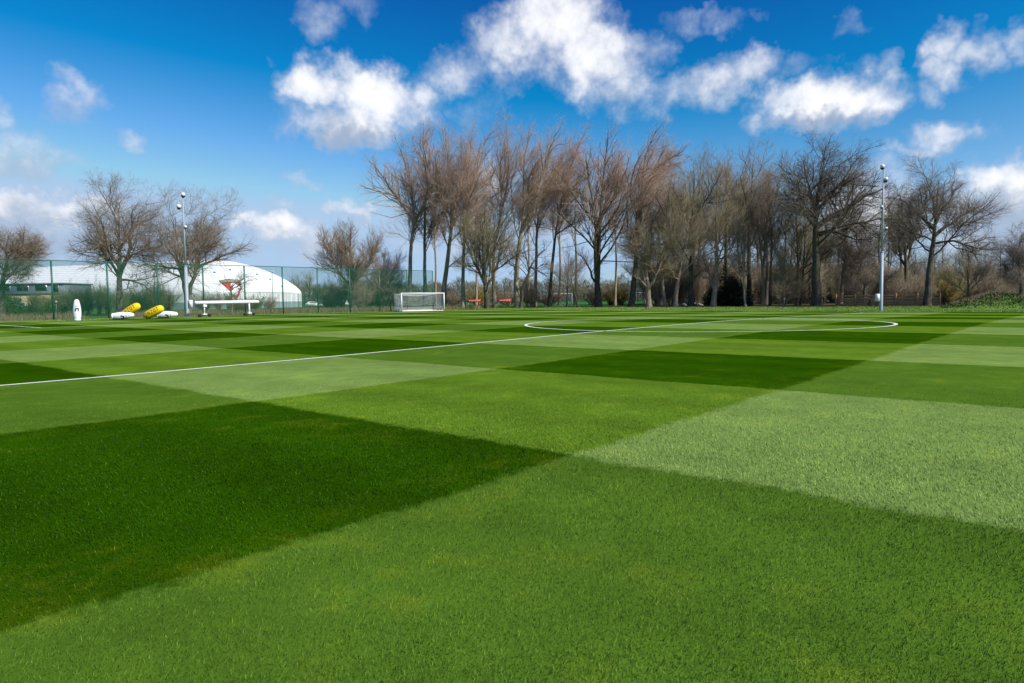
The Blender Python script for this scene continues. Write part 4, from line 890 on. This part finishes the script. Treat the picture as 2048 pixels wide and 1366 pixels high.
# ------------------------------------------------------------------ camera masts
def mast(label, px, depth, hpx, box_side, cams, group='camera masts beside the pitch'):
    k = depth / FPX; H = hpx * k; o = empty('camera_mast', ground_pt(px, depth, -.02), RZ); tag(o, label, 'mast', group)
    hl = H * .40
    MB().tube([(0, 0, -.1), (0, 0, .02), (0, 0, hl)], [.175, .175, .155], 8).build('lower_pole', M_galv, o)
    MB().tube([(0, 0, hl + .001), (0, 0, hl + .12)], [.165, .165], 8).build('collar', M_galv, o)
    MB().tube([(0, 0, hl + .1), (0, 0, cams[0][1] + .05)], [.09, .06], 8).build('upper_pole', M_galv, o)
    MB().box((0, 0, .012), (.62, .62, .05), bev=.01).build('base_plate', M_galv, o)
    sx = box_side
    c = MB().box((sx * .37, -.02, 1.35), (.34, .30, .72), bev=.03).build('cabinet', M_cabinet, o)
    MB().box((sx * .37, -.175, 1.35), (.28, .012, .64)).build('cabinet_door', M_cabinet, c)
    for (x, z, kind) in cams:
        mb = MB(); mb.tube([(0, 0, z), (x, 0, z)], .035, 6); a = mb.build('camera_arm', M_galv, o)
        if kind == 'big':
            MB().tube([(x, 0, z - .02), (x, 0, z + .22), (x, 0, z + .30)], [.20, .19, .09], 14).build('camera_housing', M_white, o, smooth=False)
            MB().tube([(x, 0, z - .20), (x, 0, z - .10), (x, 0, z - .02)], [.08, .17, .21], 14).build('camera_dome', M_black, o)
        else:
            MB().tube([(x, 0, z - .02), (x, 0, z + .16)], [.15, .12], 12).build('camera_housing', M_white, o)
            MB().tube([(x, 0, z - .14), (x, 0, z - .02)], [.06, .14], 12).build('camera_dome', M_black, o)
    return o
mast('pale steel camera mast on the left, beside the low white beam', 374, 68.5, 250, 1, [(.05, 12.0, 'big'), (-.42, 10.85, 'big'), (.15, 8.9, 'small')])
mast('pale steel camera mast on the right, at the far end of the halfway line', 1762, 66.5, 291, -1, [(-.12, 13.75, 'big'), (.22, 12.55, 'big'), (.35, 7.95, 'small'), (-.12, 10.0, 'small')])

# ------------------------------------------------------------------ portable goal
def portable_goal():
    A = ground_pt(803, 86.0); B = ground_pt(888, 90.2); v = (B - A)[:2]; Lw = float(np.linalg.norm(v)); v = v / Lw; nb = np.array([-v[1], v[0]])
    if np.dot(nb, FWD_H[:2]) < 0: nb = -nb
    rz = math.atan2(v[1], v[0]); o = empty('football_goal', A, rz); tag(o, 'white portable football goal with net at the right end of the fence', 'goal')
    H, Dp = 2.30, 1.8; g0 = float(B[2] - A[2])
    bar = lambda p, q, r=.075, nm='post', m=M_white: MB().tube([p, q], r, 10).build(nm, m, o)
    bar((0, 0, 0), (0, 0, H + .06)); bar((Lw, 0, g0), (Lw, 0, H + .06))
    bar((.06, 0, H), (Lw - .06, 0, H), .075, 'crossbar')
    bar((.0, .06, .09), (0, Dp, .09), .075, 'side_beam'); bar((Lw, .06, .09), (Lw, Dp, .09), .075, 'side_beam')
    bar((.07, Dp, .09), (Lw - .07, Dp, .09), .085, 'ground_beam')
    bar((.12, .0, .05), (Lw - .12, .0, .05), .05, 'front_beam')
    bar((-.05, Dp + .75, -.1), (-.05, Dp + .75, H - .05), .06, 'net_pole', M_black); bar((Lw - .05, Dp + .75, -.1), (Lw - .05, Dp + .75, H - .05), .05, 'net_pole', M_black)
    for x in (.02, Lw - .02):
        for y in (.7, 1.3): w_ = MB().tube([(x - .06, y, .13), (x + .06, y, .13)], .13, 14).build('wheel', M_rubber, o)
    # net: cords along both ways of each face, sagging at the top
    V = []; F = []; n = 0
    def cords(P, r=.0095):
        nonlocal n
        a, f = tubes(P, np.full(P.shape[:2], r), 3); V.append(a); F.append(f + n); n += len(a)
    xs = np.arange(0, Lw + .01, .12); seg_ = np.linspace(0, 1, 9)
    sag = lambda u, w_: .34 * np.sin(np.pi * u) * (1 - w_ * .35)
    def sheet_net(fn, us, vs):
        for arr, flip in ((us, 0), (vs, 1)):
            tt = np.linspace(0, 1, 13)
            P = np.stack([np.stack([fn(u, t) if not flip else fn(t, u) for t in tt]) for u in arr]); cords(P)
    top = lambda u, w_: np.array([u * Lw, w_ * Dp * .95, H - .05 - .30 * math.sin(math.pi * u) * math.sin(math.pi * min(1, w_ * .5 + .0)) - .12 * w_ * 0])
    back = lambda u, w_: np.array([u * Lw, Dp * .95 + .10 * math.sin(math.pi * w_) * math.sin(math.pi * u), (H - .05 - .30 * math.sin(math.pi * u)) * (1 - w_) + .1 * w_])
    sl_ = lambda u, w_: np.array([.02 + .05 * math.sin(math.pi * w_), u * Dp * .95, (H - .05) * (1 - w_) + .1 * w_])
    sr_ = lambda u, w_: np.array([Lw - .02 - .05 * math.sin(math.pi * w_), u * Dp * .95, (H - .05) * (1 - w_) + .1 * w_])
    sheet_net(top, np.linspace(0, 1, 58), np.linspace(0, 1, 18)); sheet_net(back, np.linspace(0, 1, 58), np.linspace(0, 1, 20))
    sheet_net(sl_, np.linspace(0, 1, 17), np.linspace(0, 1, 20)); sheet_net(sr_, np.linspace(0, 1, 17), np.linspace(0, 1, 20))
    obj('net', mesh_np('net', np.concatenate(V), np.concatenate(F), M_net), o)
    tt = np.linspace(0, 1, 16)
    MB().tube([(t * Lw, Dp * .97 + .08, 1.15 + .16 * math.sin(math.pi * t * 1.05)) for t in tt], .03, 6).build('net_strap', M_wire, o)
    MB().tube([(.05 + t * (Lw - .1), Dp * .97 - .02, H - .06 - .29 * math.sin(math.pi * t)) for t in tt], .045, 6).build('net_edge_cord', M_net, o)
portable_goal()

# ------------------------------------------------------------------ training dummies and bags
def lathe_mesh(name, prof_, mat, n=24, sy=1.0):
    V = []; F4 = []; k = len(prof_)
    for r, z in prof_:
        for i in range(n): a = i / n * 2 * math.pi; V.append((r * math.cos(a), r * sy * math.sin(a), z))
    for j in range(k - 1):
        for i in range(n): q = (i + 1) % n; F4.append((j * n + i, j * n + q, j * n + n + q, j * n + n + i))
    return mesh_np(name, np.array(V), [np.array(F4), np.array([list(range(n - 1, -1, -1))]), np.array([[(k - 1) * n + i for i in range(n)]])], mat, smooth=True)
DUM = [(.24, 0), (.26, .03), (.255, .10), (.27, .16), (.31, .35), (.335, .62), (.335, .85), (.315, 1.08), (.29, 1.28), (.27, 1.40), (.235, 1.58), (.185, 1.74), (.11, 1.84), (.02, 1.87)]
dummy_body = lathe_mesh('body', DUM, M_vinyl, 24, .85)
def patch_band(prof_, z0, z1, a0, a1, mat, name, sy=.85, off=.008):
    rr = lambda z: np.interp(z, [p[1] for p in prof_], [p[0] for p in prof_]) + off
    V = []; na, nz = 9, 4
    for j in range(nz):
        z = z0 + (z1 - z0) * j / (nz - 1)
        for i in range(na): a = a0 + (a1 - a0) * i / (na - 1); V.append((rr(z) * math.cos(a), rr(z) * sy * math.sin(a), z))
    i = np.arange(na * nz).reshape(nz, na); F = np.stack([i[:-1, :-1], i[:-1, 1:], i[1:, 1:], i[1:, :-1]], -1).reshape(-1, 4)
    return mesh_np(name, np.array(V), F, mat)
def dummy(label, px, depth, rot=(0, 0, 0), dz=0.0, dress=True, rx=0.0):
    o = empty('training_dummy', ground_pt(px, depth, dz)); o.rotation_euler = rot; tag(o, label, 'training dummy', 'white training dummies by the goal line')
    obj('body', dummy_body, o)
    obj('base_ring', lathe_mesh('base_ring', [(.25, -.0), (.275, .02), (.275, .09), (.25, .11)], M_vinyl, 24, .85), o)
    f = -math.pi / 2 + .15
    obj('strap', patch_band(DUM, 1.24, 1.28, f - .2, f + .75, M_ink, 'strap'), o)
    obj('print', patch_band(DUM, .98, 1.10, f - .1, f + .8, M_ink, 'print'), o)
    obj('print', patch_band(DUM, .82, .975, f - .25, f + .12, M_ink, 'print'), o)
    obj('print', patch_band(DUM, .80, .975, f + .52, f + .80, M_ink, 'print'), o)
    return o
dummy('upright white bullet-shaped training dummy with black print on the goal line', 153, 60.2, (0, 0, RZ))
def lying(label, px, depth, az_, tilt=R(84)):
    o = dummy(label, px, depth, dz=.30)
    o.rotation_euler = (Matrix.Rotation(az_, 4, 'Z') @ Matrix.Rotation(tilt, 4, 'Y')).to_euler()
    return o
lying('white training dummy lying on the grass in front of the left yellow bag', 223, 61.6, RZ + .12, R(87))
lying('white training dummy lying on the grass behind the right yellow bag', 314, 64.8, RZ + .05, R(88))
BAG = [(.02, -.98), (.16, -.95), (.27, -.86), (.34, -.70), (.375, -.45), (.385, 0), (.375, .45), (.34, .70), (.27, .86), (.16, .95), (.02, .98)]
bag_body = lathe_mesh('body', BAG, M_yellow, 26)
def letters(word):
    """block capitals, 5 units high, strokes as quads"""
    G = dict(D=[((0, 0), (0, 5)), ((0, 5), (2, 5)), ((2, 5), (3, 4)), ((3, 4), (3, 1)), ((3, 1), (2, 0)), ((2, 0), (0, 0))],
             N=[((0, 0), (0, 5)), ((0, 5), (3, 0)), ((3, 0), (3, 5))], Z=[((0, 5), (3, 5)), ((3, 5), (0, 0)), ((0, 0), (3, 0))],
             O=[((0, 1), (0, 4)), ((0, 4), (1, 5)), ((1, 5), (2, 5)), ((2, 5), (3, 4)), ((3, 4), (3, 1)), ((3, 1), (2, 0)), ((2, 0), (1, 0)), ((1, 0), (0, 1))],
             T=[((0, 5), (3, 5)), ((1.5, 5), (1.5, 0))])
    out = []
    for c in word: out.append(G[c])
    return out
def bag(label, px, depth, tilt, az_, dz):
    o = empty('tackle_bag', ground_pt(px, depth, dz)); tag(o, label, 'inflatable bag', 'yellow inflatable bags by the goal line')
    o.rotation_euler = (Matrix.Rotation(az_, 4, 'Z') @ Matrix.Rotation(tilt, 4, 'Y')).to_euler()
    obj('body', bag_body, o)
    rr = lambda z: np.interp(z, [p[1] for p in BAG], [p[0] for p in BAG]) + .008
    # wrapped lettering down the side that faces the pitch
    for li, st in enumerate(letters('DNZOT')):
        V = []; F = []
        for (p, q) in st:
            p = np.array(p, float); q = np.array(q, float); d = (q - p) / np.linalg.norm(q - p); nn_ = np.array([-d[1], d[0]]) * .42
            for s in range(3):
                a = p + (q - p) * s / 3 - d * .1; b = p + (q - p) * (s + 1) / 3 + d * .1
                quad = [a + nn_, b + nn_, b - nn_, a - nn_]; b0 = len(V)
                for c in quad:
                    zz = -.66 + li * .285 + c[0] * .055; yy = (c[1] - 2.5) * .062; r_ = rr(zz); t = yy / r_
                    V.append((-r_ * math.sin(t + .12), -r_ * math.cos(t + .12), zz))
                F.append((b0, b0 + 1, b0 + 2, b0 + 3))
        obj('letter', mesh_np('letter', np.array(V), np.array(F), M_ink), o)
    MB().tube([(0, 0, .975), (0, 0, 1.0)], .05, 10).build('valve', M_yellow, o)
    return o
bag('yellow inflatable bag leaning over the left lying white dummy, black lettering', 260.5, 62.8, R(58), RZ, .80)
bag('yellow inflatable bag lower and nearer the left-hand mast, black lettering', 306.5, 62.6, R(64), RZ, .62)

# ------------------------------------------------------------------ padded beam on wheeled stands
def beam():
    A = ground_pt(408, 68.3); B = ground_pt(498, 72.2); v = (B - A); L = float(np.linalg.norm(v[:2])); rz = math.atan2(v[1], v[0])
    o = empty('training_beam', A, rz); tag(o, 'long white padded beam on two wheeled stands beside the left-hand mast', 'training beam')
    e0, e1 = -0.98, L + 1.15; zt = 1.42
    pts = [(e0, 0, zt), (e0 + .03, 0, zt), (e0 + .12, 0, zt), (e1 - .12, 0, zt + .02), (e1 - .03, 0, zt + .02), (e1, 0, zt + .02)]
    MB().tube(pts, [.05, .12, .165, .165, .12, .05], 16).build('beam', M_white, o, smooth=True)
    for x, bx in ((0, True), (L, False)):
        st = MB().tube([(x, 0, .22), (x, 0, zt - .16)], .075 if not bx else .06, 10).build('stand', M_white, o)
        MB().box((x, 0, .25), (.42, .34, .12), bev=.03).build('foot', M_white, o)
        MB().tube([(x - .5, 0, .17), (x + .5, 0, .17)], .035, 8).build('axle', M_black, o)
        for w_ in (-.5, .5):
            wh = MB().tube([(x + w_, -.09, .155), (x + w_, .09, .155)], .155, 18).build('wheel', M_rubber, o)
            MB().tube([(x + w_, -.1, .155), (x + w_, .1, .155)], .06, 10).build('hub', M_black, wh)
        if bx: MB().box((x + .05, 0, 1.08), (.34, .28, .24), bev=.03).build('control_box', M_white, o)
        for q in range(3): MB().tube([(x, 0, .38 + q * .16), (x, 0, .43 + q * .16)], .10, 10).build('clamp', M_galv if bx else M_white, o)
beam()

# ------------------------------------------------------------------ timber fence by the mound
def timber_fence():
    a = ground_pt(1672, 93, .14); b = ground_pt(1880, 84, .14); v = b - a; L = float(np.linalg.norm(v[:2])); o = empty('timber_fence', a, math.atan2(v[1], v[0])); tag(o, 'brown post and rail timber fence behind the right-hand mast', 'fence')
    n = 5
    for i in range(n + 1):
        MB().box((L * i / n, 0, .72), (.16, .14, 1.75), bev=.015).build('post', M_timber, o)
        if i < n:
            for q, z in enumerate((.22, .58, .94, 1.30)):
                w_ = MB().box((L * (i + .5) / n, .09, z), (L / n - .01, .045, .26 if q < 3 else .20), bev=.008).build('rail', M_timber, o)
                w_.rotation_euler = (0, random.Random(i * 7 + q).uniform(-.006, .006), 0)
timber_fence()

# ------------------------------------------------------------------ things beyond the tree row
def far_goal(label, px0, px1, depth):
    A = ground_pt(px0, depth); B = ground_pt(px1, depth); L = float(np.linalg.norm((B - A)[:2])); o = empty('football_goal', A, RZ); tag(o, label, 'goal', 'goals on the far pitches')
    for x in (0, L): MB().tube([(x, 0, 0), (x, 0, 2.5)], .08, 8).build('post', M_white, o); MB().tube([(x, .05, 2.4), (x, 1.6, .1)], .04, 6).build('stay', M_white, o)
    MB().tube([(.08, 0, 2.44), (L - .08, 0, 2.44)], .08, 8).build('crossbar', M_white, o); MB().tube([(.05, 1.6, .08), (L - .05, 1.6, .08)], .06, 6).build('ground_bar', M_white, o)
    V = []; F = []; n = 0
    xs = np.arange(0, L, .2); P = np.stack([np.stack([xs, xs * 0 + .1, xs * 0 + 2.4], 1), np.stack([xs, xs * 0 + 1.6, xs * 0 + .1], 1)], 1); a, f = tubes(P, np.full(P.shape[:2], .007), 3)
    t = np.linspace(0, 1, 16); P2 = np.stack([np.stack([t * 0, .1 + 1.5 * t, 2.4 - 2.3 * t], 1), np.stack([t * 0 + L, .1 + 1.5 * t, 2.4 - 2.3 * t], 1)], 1); a2, f2 = tubes(P2, np.full(P2.shape[:2], .007), 3)
    obj('net', mesh_np('net', np.concatenate([a, a2]), np.concatenate([f, f2 + len(a)]), M_net), o)
far_goal('distant white goal seen between the leaning poplar and the small round tree', 1082, 1144, 150)
far_goal('distant white goal seen just left of the ivy-darkened poplar', 1224, 1290, 150)
def banner(label, px, depth, wpx):
    k = depth / FPX; w_ = wpx * k; o = empty('red_banner', ground_pt(px, depth), RZ); tag(o, label, 'banner', 'red banners beyond the poplars')
    MB().box((0, 0, 1.2), (w_, .06, .48), bev=.01).build('board', plain('banner_red', (.58, .02, .02), .6), o)
    for s in (-1, 1): MB().tube([(s * (w_ / 2 - .2), .05, -.1), (s * (w_ / 2 - .2), .05, 1.3)], .04, 6).build('leg', M_galv, o)
    for i in range(7): MB().box((-w_ * .34 + i * w_ * .115, -.036, 1.16 + .03 * (i % 2)), (w_ * .06, .012, .20)).build('print_mark', plain('banner_print', (.75, .42, .40), .5), o)
banner('left of two low red banner boards beyond the poplars', 948, 121, 27)
banner('right of two low red banner boards beyond the poplars', 1009, 121, 27)
def car(label, px, depth, rz, mat, van=False):
    o = empty('parked_van' if van else 'parked_car', ground_pt(px, depth), RZ + rz); tag(o, label, 'van' if van else 'car', 'vehicles parked beyond the fence')
    L, Wd = (5.2, 2.0) if van else (4.3, 1.8)
    pr = [(-.5, .30), (.5, .30), (.5, .62), (.36, .80), (.28, 1.75), (.20, 1.95), (-.49, 1.95), (-.5, 1.7)] if van else [(-.5, .28), (.5, .28), (.5, .62), (.46, .75), (.26, .85), (.12, 1.38), (-.28, 1.42), (-.44, .95), (-.5, .85)]
    V = [(x * L, -Wd / 2 + (.12 if z > 1.0 else 0), z) for x, z in pr] + [(x * L, Wd / 2 - (.12 if z > 1.0 else 0), z) for x, z in pr]; n = len(pr)
    MB().add(V, [tuple(range(n)), tuple(range(2 * n - 1, n - 1, -1))] + [(i, n + i, n + (i + 1) % n, (i + 1) % n) for i in range(n)]).build('body', mat, o)
    gz = (1.35, .45) if van else (1.1, .36)
    for s in (-1, 1):
        MB().box((.22 * L if van else -.02 * L, s * (Wd / 2 - .06), gz[0]), (L * (.16 if van else .42), .03, gz[1])).build('window', M_glass, o)
        for x in (-.32, .32):
            w_ = MB().tube([(x * L, s * (Wd / 2 - .2), .32), (x * L, s * (Wd / 2 + .02), .32)], .32, 14).build('wheel', M_rubber, o)
            MB().tube([(x * L, s * (Wd / 2 + .02), .32), (x * L, s * (Wd / 2 + .04), .32)], .17, 10).build('rim', M_galv, w_)
    for s in (-1, 1): MB().box((L * .495, s * Wd * .36, .62), (.06, .3, .14)).build('headlight', M_glass, o)
car('white car parked beyond the fence right of the dome', 628, 178, .1, M_white)
car('left of two white vans parked beyond the fence, left of the ivy-clad tree', 653, 182, .05, M_white, True)
car('right of two white vans parked beyond the fence, beside the ivy-clad tree', 682, 182, .1, M_white, True)
def lamp_column(label, px, depth, hpx):
    k = depth / FPX; H = hpx * k; o = empty('lamp_column', ground_pt(px, depth), RZ); tag(o, label, 'lamp post')
    MB().tube([(0, 0, -.2), (0, 0, H)], [.10, .06], 8).build('pole', M_galv, o); MB().box((0, 0, H + .08), (.9, .4, .22), bev=.05).build('lamp_head', M_white, o)
lamp_column('thin grey lamp column standing in front of the white dome', 546, 142, 74)
def heap():
    o = empty('rubble_heap', ground_pt(1376, 108, .1), RZ); tag(o, 'grey heap of rubble on the ground behind the wood edge trunks', 'heap')
    g = random.Random(3)
    for i in range(26):
        r = g.uniform(.25, .6); x = g.gauss(0, .9); y = g.gauss(0, .5); z = max(.1, .9 - abs(x) * .55 - abs(y) * .4) * g.random() + .05
        mb = MB(); mb.box((0, 0, 0), (r * 1.5, r * 1.1, r * .8), bev=r * .2); b = mb.build('stone', M_stone, o, (x, y, z)); b.rotation_euler = (g.uniform(-.5, .5), g.uniform(-.5, .5), g.random() * 3)
heap()
def crow():
    o = empty('crow', ground_pt(1292, 84, .13), RZ + .5); tag(o, 'small black bird standing on the far grass verge', 'bird')
    prof_ = [(.004, -.24), (.03, -.20), (.045, -.12), (.075, -.04), (.085, .04), (.07, .11), (.048, .155), (.05, .19), (.045, .225), (.02, .25), (.008, .29), (.002, .32)]
    b = obj('body', lathe_mesh('body', prof_, M_black, 12), o, (0, 0, .20)); b.rotation_euler = (0, R(62), 0)
    for s in (-1, 1): MB().tube([(0, s * .03, .14), (.01, s * .03, 0), (.05, s * .03, 0)], .008, 5).build('leg', M_black, o)
crow()
